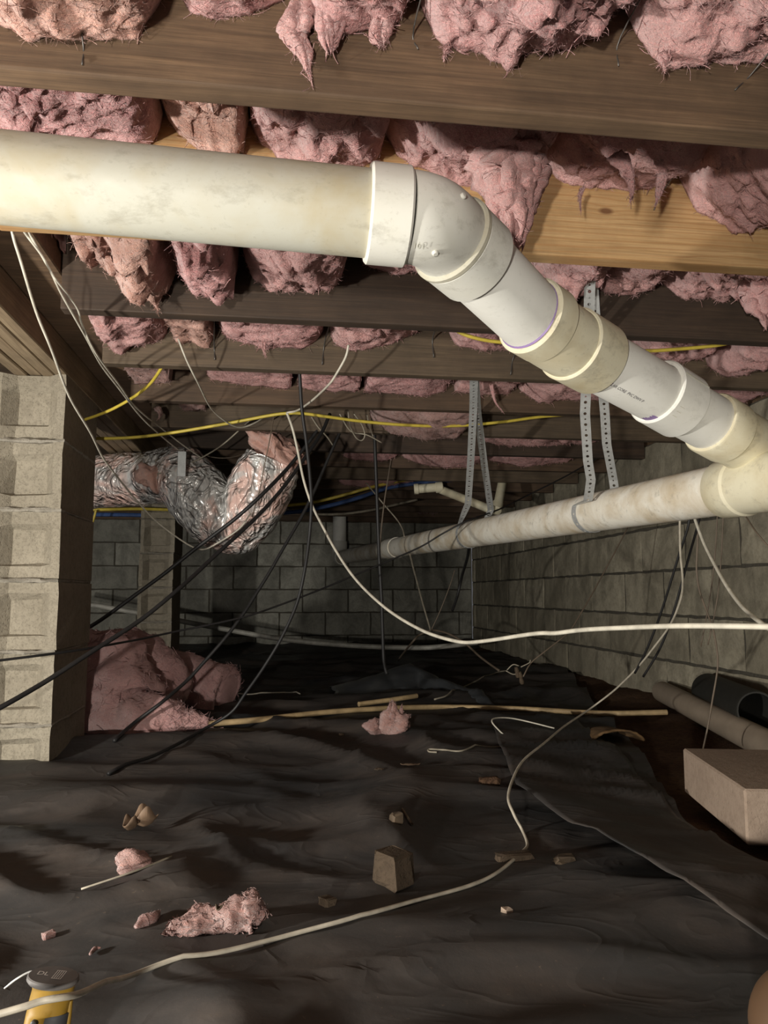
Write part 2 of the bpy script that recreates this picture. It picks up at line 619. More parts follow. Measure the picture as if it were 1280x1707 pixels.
def mat_plastic():
    t = NT('black_plastic_sheet')
    w = t.world((1, 1, 1))
    n1 = t.noise(t.world((1.0, 1.7, 1)), 1.7, 6, 0.60, 0.5)
    n2 = t.noise(w, 8, 6, 0.7, 0.4)
    n3 = t.noise(w, 110, 3, 0.6)
    dust = t.math('MULTIPLY', t.ramp(n1, [(0.36, 0.0), (0.62, 1.0)]), t.ramp(n2, [(0.30, 0.35), (0.7, 1.0)]))
    col = t.mix(dust, (0.030, 0.031, 0.032), (0.074, 0.056, 0.044))
    col = t.mix(t.ramp(n3, [(0.68, 0.0), (0.74, 0.45)]), col, (0.16, 0.12, 0.085))
    ro = t.ramp(dust, [(0.0, 0.46), (0.6, 0.85)])
    wr = t.noise(t.world((1.0, 1.5, 1)), 5, 2, 0.5, 1.2)
    cr = t.ramp(t.math('ABSOLUTE', t.math('SUBTRACT', wr, 0.5)), [(0.0, 1.0), (0.06, 0.3), (0.2, 0.0)])
    h = t.math('ADD', t.math('MULTIPLY', cr, 0.30), t.math('ADD', t.math('MULTIPLY', n2, 0.30), t.math('MULTIPLY', n3, 0.06)))
    return t.done(col, ro, t.bump(h, 0.28, 0.010), Specular_IOR_Level=0.4)


M['plastic'] = mat_plastic()


def mat_dirt():
    t = NT('red_brown_earth')
    w = t.world()
    n1 = t.noise(w, 6, 6, 0.65)
    n2 = t.noise(w, 60, 5, 0.7)
    col = t.mix(t.ramp(n1, [(0.35, 0.0), (0.7, 1.0)]), (0.075, 0.040, 0.026), (0.13, 0.078, 0.045))
    col = t.mix(t.ramp(n2, [(0.35, 0.6), (0.55, 0.0)]), col, (0.035, 0.022, 0.016))
    return t.done(col, 0.95, t.bump(t.math('ADD', n1, n2), 0.8, 0.02), Specular_IOR_Level=0.1)


M['dirt'] = mat_dirt()


def mat_foil():
    t = NT('silver_duct_jacket')
    w = t.coord((1, 1, 1))
    n1 = t.noise(w, 6, 4, 0.6, 0.8)
    n2 = t.noise(w, 8, 2, 0.45, 1.6)
    n3 = t.noise(t.coord((9, 9, 4), rot=(0.5, 0.7, 0.2)), 2.4, 2, 0.5, 1.4)
    pinkish = t.ramp(n1, [(0.47, 0.0), (0.60, 1.0)])
    col = t.mix(pinkish, (0.80, 0.79, 0.76), (0.86, 0.58, 0.50))
    col = t.mix(t.ramp(n3, [(0.34, 0.7), (0.46, 0.0)]), col, (0.24, 0.21, 0.19))
    met = t.math('SUBTRACT', 0.25, t.math('MULTIPLY', pinkish, 0.22))
    cre = t.ramp(t.math('ABSOLUTE', t.math('SUBTRACT', n2, 0.5)), [(0.0, 1.0), (0.05, 0.35), (0.2, 0.0)])
    h = t.math('ADD', t.math('MULTIPLY', cre, 0.35), t.math('ADD', n2, t.math('MULTIPLY', n3, 0.8)))
    m = t.done(col, 0.26, t.bump(h, 1.0, 0.035), Metallic=met)
    t.b.inputs['Coat Weight'].default_value = 1.0
    t.b.inputs['Coat Roughness'].default_value = 0.16
    return m


M['foil'] = mat_foil()

# ================================================================== structure
ZJ = CAMZ + 0.64          # underside of the joists
JH, JT = 0.235, 0.038
JY = [0.93 + 0.413 * k for k in range(15)]
ZSUB = ZJ + JH
XW = 1.72                  # right wall face
YB = 6.80                  # back wall face
XG = -0.626                # right face of girder and piers

vs, fs = [], []
NX, NY = 70, 80
for j in range(NY + 1):
    for i in range(NX + 1):
        x = -3.0 + (XW + 3.1) * i / NX
        y = -0.6 + (YB + 0.7) * j / NY
        vs.append((x, y, -0.034 + 0.02 * fbm(V((x * 3, y * 3, 5)), 4) + (0.05 * max(0, (x - 1.2)) / 0.5)))
for j in range(NY):
    for i in range(NX):
        a = j * (NX + 1) + i
        fs.append((a, a + 1, a + NX + 2, a + NX + 1))
single('floor', vs, fs, M['dirt'], 'red brown earth floor under the plastic sheeting', kind='structure')

vs, fs = box_geo(-3.0, XW + 0.1, -0.4, YB + 0.1, ZSUB, ZSUB + 0.02)
single('ceiling', vs, fs, M['subfloor'], 'dark wooden subfloor above the joists', kind='structure', smooth=False)


def rough_block(seed, L=0.39, H=0.19, D=0.06):
    """face towards -Y, centred in x and z, face at y=0"""
    rnd = random.Random(seed)
    nx, nz = 7, 4
    vs, fs = [], []
    for j in range(nz + 1):
        for i in range(nx + 1):
            x = -L / 2 + L * i / nx
            z = -H / 2 + H * j / nz
            ed = (i in (0, nx)) or (j in (0, nz))
            y = rnd.uniform(-0.002, 0.002) + (0.004 if ed else 0)
            jx = rnd.uniform(-.003, .003) if ed else 0
            vs.append(V((x + jx, y, z + (rnd.uniform(-.003, .003) if ed else 0))))
    for j in range(nz):
        for i in range(nx):
            a = j * (nx + 1) + i
            fs.append((a, a + 1, a + nx + 2, a + nx + 1))
    rim = [i for i in range(nx + 1)] + [j * (nx + 1) + nx for j in range(1, nz + 1)] + \
          [nz * (nx + 1) + i for i in range(nx - 1, -1, -1)] + [j * (nx + 1) for j in range(nz - 1, 0, -1)]
    k = len(vs)
    for r in rim:
        vs.append(V((vs[r].x, D, vs[r].z)))
    n = len(rim)
    for i in range(n):
        i2 = (i + 1) % n
        fs.append((rim[i2], rim[i], k + i, k + i2))
    return vs, fs


def block_wall(name, label, origin, axis, length, z0, courses, mat, offs, step=0.4):
    """axis 'x': runs along +x, face to -y;  axis 'y': runs along +y, face to -x"""
    o = V(origin)
    H = courses * 0.2
    if axis == 'x':
        g = box_geo(o.x, o.x + length, o.y + 0.010, o.y + 0.2, z0, z0 + H)
    else:
        g = box_geo(o.x + 0.010, o.x + 0.2, o.y, o.y + length, z0, z0 + H)
    w = single(name, g[0], g[1], M['wmortar'], label, kind='structure', smooth=False, base=(o.x, o.y, 0))
    meshes = []
    for s in range(4):
        bv, bf = rough_block(s + 11)
        meshes.append(new_mesh('concrete_block', bv, bf, mat, smooth=False))
    rnd = random.Random(len(name) * 3)
    for c in range(courses):
        u = -step * (0.5 if (c + offs) % 2 else 0.0)
        while u < length:
            u0, u1 = max(u, 0), min(u + step, length)
            if u1 - u0 > 0.03:
                b = bpy.data.objects.new('concrete_block', rnd.choice(meshes))
                COL.objects.link(b)
                b.parent = w
                mid = (u0 + u1) / 2
                zc = z0 + c * 0.2 + 0.1
                pr = rnd.uniform(-0.003, 0.003)
                if axis == 'x':
                    b.location = (mid, pr, zc)
                else:
                    b.location = (pr, mid, zc)
                    b.rotation_euler = (rnd.uniform(-.006, .006), 0, -math.pi / 2)
                b.scale = ((u1 - u0 - 0.014) / 0.39, 1, 0.985)
            u += step
    return w


block_wall('wall_back', 'dark grimy concrete block wall at the far end', (-2.6, YB, 0), 'x', XW + 2.6, -0.08, 6, M['bblock'], 0)
block_wall('wall_right', 'grey brown concrete block wall along the right side', (XW, 0.9, 0), 'y', YB - 0.9, -0.215, 7, M['wblock'], 1)

g = bevel_box(XW + 0.02, XW + 0.06, -0.3, YB + 0.05, 1.185, ZSUB - 0.001, 0.003)
single('trim_1', g[0], g[1], M['joist'], 'dark rim board on top of the right wall', kind='structure', smooth=False)
g = bevel_box(-2.9, XW + 0.015, YB + 0.02, YB + 0.06, 1.121, ZSUB - 0.001, 0.003)
single('trim_2', g[0], g[1], M['joist'], 'dark rim board on top of the back wall', kind='structure', smooth=False)

# ------------------------------------------------------------------ joists
jl = ['dark brown joist nearest the camera, crossing the top of the view',
      'fresh yellow pine joist with a knot, behind the pipe elbow',
      'dark joist third from the camera, just below the pine one',
      'fourth joist from the camera, with the black cable at its underside',
      'fifth joist from the camera, with the rear strap in front of it']
ordn = ['first', 'second', 'third', 'fourth', 'fifth', 'sixth', 'seventh', 'eighth', 'ninth', 'tenth', 'eleventh', 'twelfth', 'thirteenth', 'fourteenth', 'fifteenth']
for k, y in enumerate(JY):
    g = bevel_box(-0.50, XW - 0.006, y, y + JT, ZJ, ZSUB - 0.001, 0.0035, 2)
    vs = []
    for v in g[0]:
        w = 0.006 * mn.noise(V((v.x * 1.5, k * 5.0, 1)))
        vs.append(V((v.x, v.y + w * 0.4, v.z)))
    lab = jl[k] if k < 5 else '%s floor joist from the camera, spanning the dim rear of the crawl space' % ordn[k]
    mt = M['pine'] if k == 1 else M['joist'] if k == 0 else M['joist3'] if k in (2, 6) else M['joist2'] if k in (3, 5, 8) else M['joist4']
    single('floor_joist', vs, g[1], mt, lab, 'joist', 'floor joists overhead', smooth=False)

# ------------------------------------------------------------------ girder and piers
gd = Thing('wooden_girder', 'built-up wooden girder of pale planks resting on the block piers', 'girder', (XG - 0.08, 0.2, ZJ))
for i in range(4):
    x1 = XG - i * 0.0395
    g = bevel_box(x1 - 0.038, x1, 0.05, YB - 0.01, ZJ + (0.004 if i == 2 else 0), ZSUB - 0.002, 0.003)
    part('plank', g[0], g[1], M['girder'], gd, smooth=False)
g = bevel_box(XG + 0.001, -0.503, 0.05, YB - 0.01, ZJ + 0.085, ZSUB - 0.002, 0.003)
part('added_shade_board', g[0], g[1], M['joist'], gd, smooth=False)  # added board; its darkness fills in for the shaded joist ends


def pier_block(x0, x1, y0, y1, z0, z1, seed):
    """hollow-end block: recessed panel in the end that faces the camera (-y)"""
    rnd = random.Random(seed)
    W, H = x1 - x0, z1 - z0
    xs = [0, 0.10, 0.27, 0.72, 0.88, 1.0]
    zs = [0, 0.20, 0.23, 0.74, 0.83, 1.0]
    D = 0.045

    def dep(i, j):
        dx = 1 if i in (2, 3) else 0
        dz = 1 if j in (2, 3) else (0.55 if j in (0, 1, 4, 5) else 0)
        return D * dx * (dz if dz else 1)
    vs, fs = [], []
    nx, nz = len(xs), len(zs)
    for j in range(nz):
        for i in range(nx):
            edge = 0.002 * rnd.uniform(-1, 1)
            x = x0 + W * xs[i] + (rnd.uniform(-.003, .003) if 0 < i < nx - 1 else edge)
            z = z0 + H * zs[j] + (rnd.uniform(-.003, .003) if 0 < j < nz - 1 else edge)
            vs.append(V((x, y0 + dep(i, j) + rnd.uniform(-.001, .001), z)))
    for j in range(nz - 1):
        for i in range(nx - 1):
            a = j * nx + i
            fs.append((a, a + 1, a + nx + 1, a + nx))
    k = len(vs)
    vs += [V((x0, y1, z0)), V((x1, y1, z0)), V((x1, y1, z1)), V((x0, y1, z1))]
    bot = [i for i in range(nx)]
    top = [(nz - 1) * nx + i for i in range(nx)]
    lef = [j * nx for j in range(nz)]
    rig = [j * nx + nx - 1 for j in range(nz)]
    fs.append(tuple(reversed(bot)) + (k, k + 1))
    fs.append(tuple(top) + (k + 2, k + 3))
    fs.append(tuple(lef) + (k + 3, k))
    fs.append(tuple(reversed(rig)) + (k + 1, k + 2))
    fs.append((k, k + 3, k + 2, k + 1))
    return vs, fs


def rough_slab(x0, x1, y0, y1, z0, z1, seed, amp=0.004):
    rnd = random.Random(seed)
    n = 12
    vs, fs = [], []
    ring = [(x0 + (x1 - x0) * i / n, y0) for i in range(n)] + [(x1, y0 + (y1 - y0) * i / n) for i in range(n)] + \
           [(x1 - (x1 - x0) * i / n, y1) for i in range(n)] + [(x0, y1 - (y1 - y0) * i / n) for i in range(n)]
    cx, cy = (x0 + x1) / 2, (y0 + y1) / 2
    for lv in range(3):
        for (x, y) in ring:
            e = rnd.uniform(-amp, amp) + (amp if lv == 1 else -amp * .6)
            d = V((x - cx, y - cy, 0)).normalized()
            vs.append(V((x + d.x * e, y + d.y * e, z0 + (z1 - z0) * lv / 2 + rnd.uniform(-.002, .002))))
    m = len(ring)
    for lv in range(2):
        for i in range(m):
            i2 = (i + 1) % m
            fs.append((lv * m + i, lv * m + i2, (lv + 1) * m + i2, (lv + 1) * m + i))
    fs.append(tuple(reversed(range(m))))
    fs.append(tuple(range(2 * m, 3 * m)))
    return vs, fs


def pier(y0, label, seed, ztop_first):
    p = Thing('concrete_block_pier', label, 'pier', (XG - 0.1, y0 + 0.2, 0.0), 'block piers under the girder')
    z = ztop_first
    x0, x1 = XG - 0.195, XG
    i = 0
    while z > 0.02:
        zb = z - 0.193
        dx = random.Random(seed + i).uniform(-0.004, 0.004)
        g = pier_block(x0 + dx, x1 + dx, y0, y0 + 0.39, zb, z, seed * 10 + i)
        part('concrete_block', g[0], g[1], M['block'], p, smooth=False)
        g = rough_slab(x0 + 0.001, x1 - 0.001, y0 + 0.003, y0 + 0.385, zb - 0.010, zb + 0.001, seed * 7 + i)
        part('mortar_joint', g[0], g[1], M['mortar'], p)
        z = zb - 0.009
        i += 1


pier(2.30, 'large stacked concrete block pier at the left edge, nearest the camera', 3, ZJ)
pier(4.68, 'slim stacked block pier further back, behind the silver duct', 5, ZJ)

# ================================================================== insulation
ORD = ['first', 'second', 'third', 'fourth', 'fifth', 'sixth', 'seventh', 'eighth', 'ninth']


def batt_geo(yf, yb, edge, bulge, seed, res, rough=1.0, ends=7):
    """edge: (x, z) points of the lower rim against the joist behind"""
    x0, x1 = edge[0][0], edge[-1][0]
    ex = [e[0] for e in edge]
    ez = [e[1] for e in edge]
    nx = max(10, int((x1 - x0) / res))
    nv = max(14, int((yb - yf) / res))
    vs, fs = [], []
    off = V((seed * 5.3, seed * 2.9, seed * 1.7))
    prof = [(0.0, 1.0), (0.0, 0.5), (0.005, 0.2)] + [(v / nv, 0.0) for v in range(nv + 1)] + [(1.0, 0.5), (1.0, 1.0)]
    for i in range(nx + 1):
        u = i / nx
        x = x0 + (x1 - x0) * u
        e = max(1 - abs(2 * u - 1) ** ends, 0.0) ** 0.5
        zb = float(np.interp(x, ex, ez))
        for (v, up) in prof:
            y = yf + 0.002 + (yb - yf - 0.004) * v
            sag = bulge * math.sin(math.pi * min(max(v, 0), 1) ** 0.85) if up == 0 else 0
            front = 0.03 * (1 - v) if up == 0 else 0.03
            z = zb + front - sag
            p = V((x, y, z)) + off
            wv = V((mn.noise(p * 5.0), mn.noise(p * 5.0 + V((9, 2, 4))), mn.noise(p * 4.0 + V((1, 7, 4)))))
            n1 = fbm(p * 5.0 + wv * 0.6, 2)
            q = V((p.x * 11, p.y * 15, p.z * 15)) + wv * 2.2
            n2 = abs(mn.noise(q))
            n4 = abs(mn.noise(V((p.x * 26, p.y * 40, p.z * 40)) + wv * 4.0))
            n3 = fbm(p * 60.0 + wv * 3, 2)
            edgefade = 0.45 + 0.55 * min(1, 4 * (1 - v)) if up == 0 else 0.3
            z -= rough * edgefade * (0.026 * n1 + 0.052 * (n2 - 0.22) + 0.026 * (n4 - 0.2) + 0.006 * n3)
            z = (ZSUB - 0.004) - ((ZSUB - 0.004) - z) * (0.25 + 0.75 * e)
            z = z + (ZSUB - 0.004 - z) * up
            xx = x + (0.010 * n1 + 0.006 * n3) * rough * min(1, 6 * u, 6 * (1 - u))
            vs.append(V((xx, y, z)))
    m = len(prof)
    for i in range(nx):
        for j in range(m - 1):
            a = i * m + j
            fs.append((a, a + 1, a + m + 1, a + m))
    fs.append(tuple(range(m)))
    fs.append(tuple(reversed(range(nx * m, (nx + 1) * m))))
    return vs, fs


def tongue_geo(path, radii, seed, flat=0.6, seg=26, amp=0.35):
    pts = smooth_path(path, 7)
    n = len(pts)
    rr = list(np.interp(np.linspace(0, 1, n), np.linspace(0, 1, len(radii)), radii))
    off = V((seed * 4.1, seed, seed * 2.2))

    def disp(i, k, p):
        q = (p + off)
        return 1 + amp * (1.2 * fbm(V((q.x * 22, q.y * 22, q.z * 9)), 3) + 0.5 * mn.noise(q * 70))
    vs, fs = tube_geo(pts, rr, seg, True, V((0, 1, 0)), disp)
    c = sum((p for p in pts), V((0, 0, 0))) / n
    vs = [V((v.x, c.y + (v.y - c.y) * flat, v.z)) for v in vs]
    return vs, fs


def shred(parent, path, r, seed, mat, sub=None, name='shred'):
    """a hanging tuft: several thin tapering wisps that cling together"""
    rnd = random.Random(seed * 13 + int(path[0].x * 1000))
    rmax = max(r)
    vs, fs = [], []
    nw = 5 if rmax < 0.008 else (12 if rmax < 0.03 else 22)
    pts = smooth_path(path, 8)
    n = len(pts)
    rr = list(np.interp(np.linspace(0, 1, n), np.linspace(0, 1, len(r)), r))
    for w in range(nw):
        ang = rnd.uniform(0, 2 * math.pi)
        rad = rnd.uniform(0, 0.85) ** 0.6
        s0 = 0
        s1 = n if w == 0 else int(n * rnd.uniform(0.62, 1.0))
        off = V((rnd.uniform(0, 50), rnd.uniform(0, 50), 0))
        sub_p, sub_r = [], []
        for i in range(s0, s1):
            t = i / max(n - 1, 1)
            tt = (i - s0) / max(s1 - s0 - 1, 1)
            o = V((math.cos(ang + t), math.sin(ang + t) * 0.45, 0)) * rad * rr[i]
            wob = V((mn.noise(off + pts[i] * 20), mn.noise(off + pts[i] * 20 + V((5, 5, 5))) * .5, mn.noise(off + pts[i] * 25))) * rr[i] * 0.5
            sub_p.append(pts[i] + o + wob)
            sub_r.append(max(rr[i] * (0.62 if nw > 5 else 0.5) * (1 - tt ** 3) * rnd.uniform(0.8, 1.1), 0.0004))
        if len(sub_p) < 3:
            continue

        def disp(i, k, p):
            return 1 + 0.5 * fbm(V((p.x * 45, p.y * 45, p.z * 18)) + off, 3)
        g = tube_geo(sub_p, sub_r, 10, True, V((0, 1, 0)), disp)
        k0 = len(vs)
        vs += g[0]
        fs += [tuple(q + k0 for q in f) for f in g[1]]
    o = part(name, vs, fs, mat, parent, sub=sub)
    side = [f for f in fs if len(f) == 4]
    fg = fuzz_geo(vs, side, int(60 + 26000 * rmax), 0.004, 0.016, 0.0002, seed + 3, down=0.6)
    fk = flake_geo(vs, side, int(10 + 2500 * rmax), 0.012, 0.012 + rmax * 0.9, seed, lift=0.002, along=V((0.1, 0, 1)))
    fg = join_geo(fg, fk)
    f = part('shred_fibers', fg[0], fg[1], mat, parent)
    f['kind'] = 'stuff'
    return o


batt_seed = [0]


def batt(k, px_edge, label, mat='pink', bulge=0.015, rough=1.0, shreds=(), res=None):
    """bay k lies in front of joist k"""
    batt_seed[0] += 1
    s = batt_seed[0]
    yb = JY[k]
    yf = JY[k - 1] + JT if k > 0 else JY[0] - 0.375
    edge = []
    for (px, py) in px_edge:
        p = on_y(px, py, yb)
        edge.append((min(max(p.x, -0.495), XW - 0.012), min(max(p.z, ZJ - 0.02), ZSUB - 0.03)))
    r = res or (0.0045 + 0.0014 * k)
    if k >= 3:
        rough *= 0.75 if k == 3 else 0.45
    vs, fs = batt_geo(yf, yb, edge, bulge, s, r, rough, 7 if k < 3 else (14 if k == 3 else 30))
    cx = (edge[0][0] + edge[-1][0]) / 2
    t = Thing('insulation_batt', label, 'insulation', (cx, (yf + yb) / 2, min(v.z for v in vs)), 'pink batts between the joists')
    part('fiberglass', vs, fs, M[mat], t)
    cnt = int(7000 * (edge[-1][0] - edge[0][0]) / 0.25 / (1 + 0.8 * k))
    fg = fuzz_geo(vs, fs[:-2], cnt, 0.004, 0.016, 0.00016 + 0.00009 * k, s, sel=lambda p: p.z < ZSUB - 0.02)
    nf = int(900 * (edge[-1][0] - edge[0][0]) / 0.25 / (1 + 0.3 * k))
    fk = flake_geo(vs, fs[:-2], nf, 0.010, 0.034, s, sel=lambda p: p.z < ZSUB - 0.03, lift=0.0016)
    fg = join_geo(fg, fk)
    if fg[0]:
        f = part('loose_fibers', fg[0], fg[1], M[mat], t)
        f['kind'] = 'stuff'
    for (path, r_) in shreds:
        shred(t, [P(*q) for q in path], r_, s + 40, M[mat])
    return t


def bl(i, bay, extra=''):
    return 'pink batt, %s from left in %s joist bay%s' % (ORD[i], ORD[bay], extra)


# bay in front of the first joist (top edge of the view)
batt(0, [(-90, 35), (0, 50), (60, 62), (135, 68), (200, 70), (240, 78), (275, 62), (288, 30)],
     'peach pink lumpy insulation batt in the top left corner of the view', 'peach', rough=1.25)
batt(0, [(292, 20), (330, 33), (400, 35), (450, 15), (495, 3), (500, 0)],
     'thin pink insulation strip along the top, right of the peach lump', rough=0.7,
     shreds=[([(395, 28, 1.03), (398, 45, 1.02), (402, 56, 1.015)], [.006, .004, .001]), ([(440, 15, 1.03), (446, 30, 1.02), (440, 45, 1.015)], [.005, .003, .001])])
batt(0, [(503, 5), (520, 30), (560, 42), (620, 42), (660, 50), (686, 28)],
     'torn pink insulation batt at the top with long strips hanging down', rough=1.1,
     shreds=[([(512, 10, 1.0), (500, 45, .99), (495, 65, .99), (508, 85, .985), (514, 115, .985), (522, 150, .98)], [.016, .018, .012, .014, .008, .0015]),
             ([(553, 0, .99), (550, 40, .985), (549, 70, .98), (551, 90, .98)], [.016, .015, .011, .005]),
             ([(640, 30, 1.0), (634, 60, .995), (636, 78, .99)], [.014, .010, .002])])
batt(0, [(690, 35), (705, 62), (730, 78), (760, 88), (820, 103), (850, 100), (870, 88), (930, 80), (1000, 70), (1031, 60)],
     'wide bulging pink insulation batt at the top, above the elbow', bulge=0.03,
     shreds=[([(745, 78, 1.02), (742, 84, 1.01), (740, 96, 1.0)], [.005, .003, .001])])
batt(0, [(1039, 60), (1060, 75), (1080, 85), (1110, 103), (1150, 106), (1200, 112), (1280, 108), (1350, 100)],
     'bulging pink insulation batt in the top right corner', bulge=0.03,
     shreds=[([(1105, 95, 1.04), (1107, 106, 1.03), (1109, 122, 1.02)], [.008, .005, .0015])])

# second bay (in front of the pine joist)
batt(1, [(-80, 262), (0, 262), (100, 255), (180, 250), (230, 248), (262, 240), (272, 215)], bl(0, 1, ', above the white pipe'), bulge=0.04, rough=1.2)
batt(1, [(275, 205), (300, 222), (325, 240), (350, 248), (380, 262), (405, 258), (414, 215)], 'small crumpled peach pink batt above the middle of the upper pipe', 'peach', bulge=0.02, rough=1.4)
batt(1, [(417, 225), (435, 248), (470, 268), (520, 280), (580, 277), (625, 266), (640, 250)], bl(2, 1, ', just left of the elbow'), bulge=0.03)
batt(1, [(640, 245), (690, 280), (740, 300), (790, 314), (822, 312), (850, 300), (900, 292)], bl(3, 1, ', its loose end hanging past the elbow'), bulge=0.025,
     shreds=[([(850, 250, 1.30), (848, 290, 1.31), (852, 330, 1.315), (855, 375, 1.32), (858, 415, 1.33), (860, 450, 1.335)], [.045, .046, .037, .027, .019, .005])])
batt(1, [(900, 288), (950, 310), (1020, 318), (1080, 321), (1115, 318), (1128, 300)], bl(4, 1, ', above the knot'), bulge=0.02,
     shreds=[([(1028, 260, 1.30), (1045, 290, 1.31), (1052, 318, 1.32), (1050, 340, 1.335)], [.014, .010, .006, .002]),
             ([(972, 312, 1.37), (966, 330, 1.375), (968, 358, 1.38)], [.004, .003, .002]),
             ([(1105, 290, 1.33), (1100, 318, 1.335), (1092, 345, 1.34)], [.009, .006, .001])])
batt(1, [(1128, 322), (1160, 350), (1200, 375), (1228, 392), (1255, 384), (1280, 386), (1340, 380)], bl(5, 1, ', drooping at the right edge'), bulge=0.03)

# third bay (in front of the third joist)
batt(2, [(30, 400), (45, 425), (75, 445), (98, 442), (106, 420)], 'shadowed pink insulation scrap by the girder, behind the three white cables', 'dusty_dim_pink', rough=1.2)  # shade by the girder put into the darker pink
batt(2, [(125, 400), (140, 425), (160, 438), (195, 442), (205, 470), (230, 492), (262, 510), (285, 503), (300, 470)],
     'big sagging peach pink lump of insulation below the upper pipe', 'peach', bulge=0.05, rough=1.5,
     shreds=[([(255, 490, 1.74), (260, 506, 1.73), (263, 520, 1.72)], [.016, .008, .001])])
batt(2, [(300, 460), (312, 478), (330, 494), (355, 499), (388, 488), (400, 455)], bl(2, 2, ', layered and drooping'), bulge=0.05, rough=1.4)
batt(2, [(402, 440), (420, 466), (445, 482), (470, 487), (520, 486), (560, 474), (578, 440)], bl(3, 2, ', smooth and rounded'), bulge=0.05, rough=0.8)
batt(2, [(592, 435), (620, 452), (650, 460), (690, 458), (722, 445), (760, 430)], bl(4, 2, ', peeping out under the elbow'), bulge=0.02)
batt(2, [(870, 470), (900, 492), (930, 512), (955, 495), (984, 486)], bl(5, 2, ', left of the front strap'), bulge=0.02)
batt(2, [(986, 485), (1020, 496), (1060, 489), (1086, 470)], bl(6, 2, ', right of the front strap'), bulge=0.02)
batt(2, [(1088, 478), (1120, 495), (1160, 501), (1200, 495), (1245, 478), (1290, 470), (1330, 475)], bl(7, 2, ', its flap hanging at right'), bulge=0.02,
     shreds=[([(1262, 455, 1.86), (1270, 490, 1.85), (1276, 520, 1.84), (1285, 560, 1.83)], [.04, .045, .05, .015]),
             ([(1245, 470, 1.86), (1255, 490, 1.85), (1262, 510, 1.84)], [.006, .005, .002])])

# fourth bay
batt(3, [(162, 555), (172, 572), (190, 582), (207, 590), (216, 580), (255, 578), (285, 568)], bl(0, 3, ', left of the thin white cable'), bulge=0.02)
batt(3, [(286, 560), (298, 574), (320, 572), (340, 582), (352, 580), (361, 560)], bl(1, 3, ', small and frayed'), 'peach', bulge=0.02, rough=1.3)
batt(3, [(363, 562), (400, 573), (440, 580), (500, 583), (543, 570)], bl(2, 3), bulge=0.015,
     shreds=[([(440, 560, 2.12), (438, 580, 2.11), (443, 597, 2.10)], [.006, .005, .002])])
batt(3, [(546, 576), (580, 586), (620, 584), (660, 571), (705, 556)], bl(3, 3, ', before the dark gap'), bulge=0.015)
batt(3, [(742, 560), (765, 578), (800, 586), (860, 584), (900, 570)], bl(4, 3, ', half hidden by the sloping pipe'), bulge=0.015)
batt(3, [(1050, 580), (1080, 598), (1110, 602), (1140, 606), (1163, 580)], bl(5, 3, ', above the pipe coupling'), bulge=0.02)
batt(3, [(1168, 585), (1176, 612), (1200, 625), (1232, 630), (1242, 600), (1290, 595)], bl(6, 3, ', behind the yellow cable at the right'), bulge=0.02)

# fifth bay
batt(4, [(185, 632), (220, 640), (260, 642), (292, 636)], bl(0, 4, ', dim beside the girder'), 'dusty_dim_pink')  # dimness by the girder carried by the darker pink
batt(4, [(343, 632), (400, 641), (450, 646), (490, 648)], bl(1, 4, ', a thin bright edge'), bulge=0.01)
batt(4, [(492, 646), (540, 651), (600, 652)], bl(2, 4, ', behind the black cable'), bulge=0.01)
batt(4, [(602, 652), (650, 657), (700, 662), (746, 652)], bl(3, 4, ', left of the rear strap'), bulge=0.01)
batt(4, [(752, 650), (800, 657), (852, 656)], bl(4, 4, ', behind the rear strap'), bulge=0.01,
     shreds=[([(818, 642, 2.5), (824, 668, 2.49), (840, 690, 2.48)], [.006, .004, .002])])
batt(4, [(858, 648), (900, 674), (930, 668), (972, 668), (1020, 665)], bl(5, 4, ', beside the front strap'), bulge=0.01)
batt(4, [(1150, 655), (1210, 668), (1250, 672), (1300, 665)], bl(6, 4, ', peeping over the pipe at the right'), bulge=0.01)
# sixth and later bays
batt(5, [(300, 683), (330, 686), (350, 682)], bl(0, 5, ', a small scrap'), 'dusty_dim_pink',
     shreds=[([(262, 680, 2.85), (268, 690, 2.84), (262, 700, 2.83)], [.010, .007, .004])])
batt(5, [(612, 695), (650, 722), (700, 735), (750, 732), (775, 715)], bl(1, 5, ', dusty and dark'), 'dusty_dim_pink', bulge=0.02)
batt(6, [(795, 736), (840, 742), (900, 744), (965, 740), (1000, 736)], bl(0, 6, ', between the straps'), bulge=0.025)
batt(7, [(568, 760), (590, 768), (640, 768), (662, 762)], bl(0, 7, ', left of the black hanging cable'), bulge=0.01)
batt(7, [(664, 760), (700, 774), (740, 780), (780, 779), (806, 768)], bl(1, 7, ', smooth and low'), bulge=0.01, rough=0.6)
batt(7, [(808, 768), (870, 777), (950, 770)], bl(2, 7, ', behind the rear strap'), bulge=0.01)
batt(9, [(560, 804), (600, 812), (640, 813), (690, 806)], 'thin pink batt at the rear, just above the yellow and blue lines', bulge=0.01)
batt(12, [(840, 832), (880, 852), (910, 856), (942, 840)], 'ragged pink insulation batt low at the rear, above the main pipe', 'dusty_dim_pink', bulge=0.02, rough=1.3)
batt(13, [(672, 845), (700, 858), (740, 852)], 'small torn pink insulation scrap at the rear, above the pipe joint', 'dusty_dim_pink', bulge=0.02, rough=1.6)

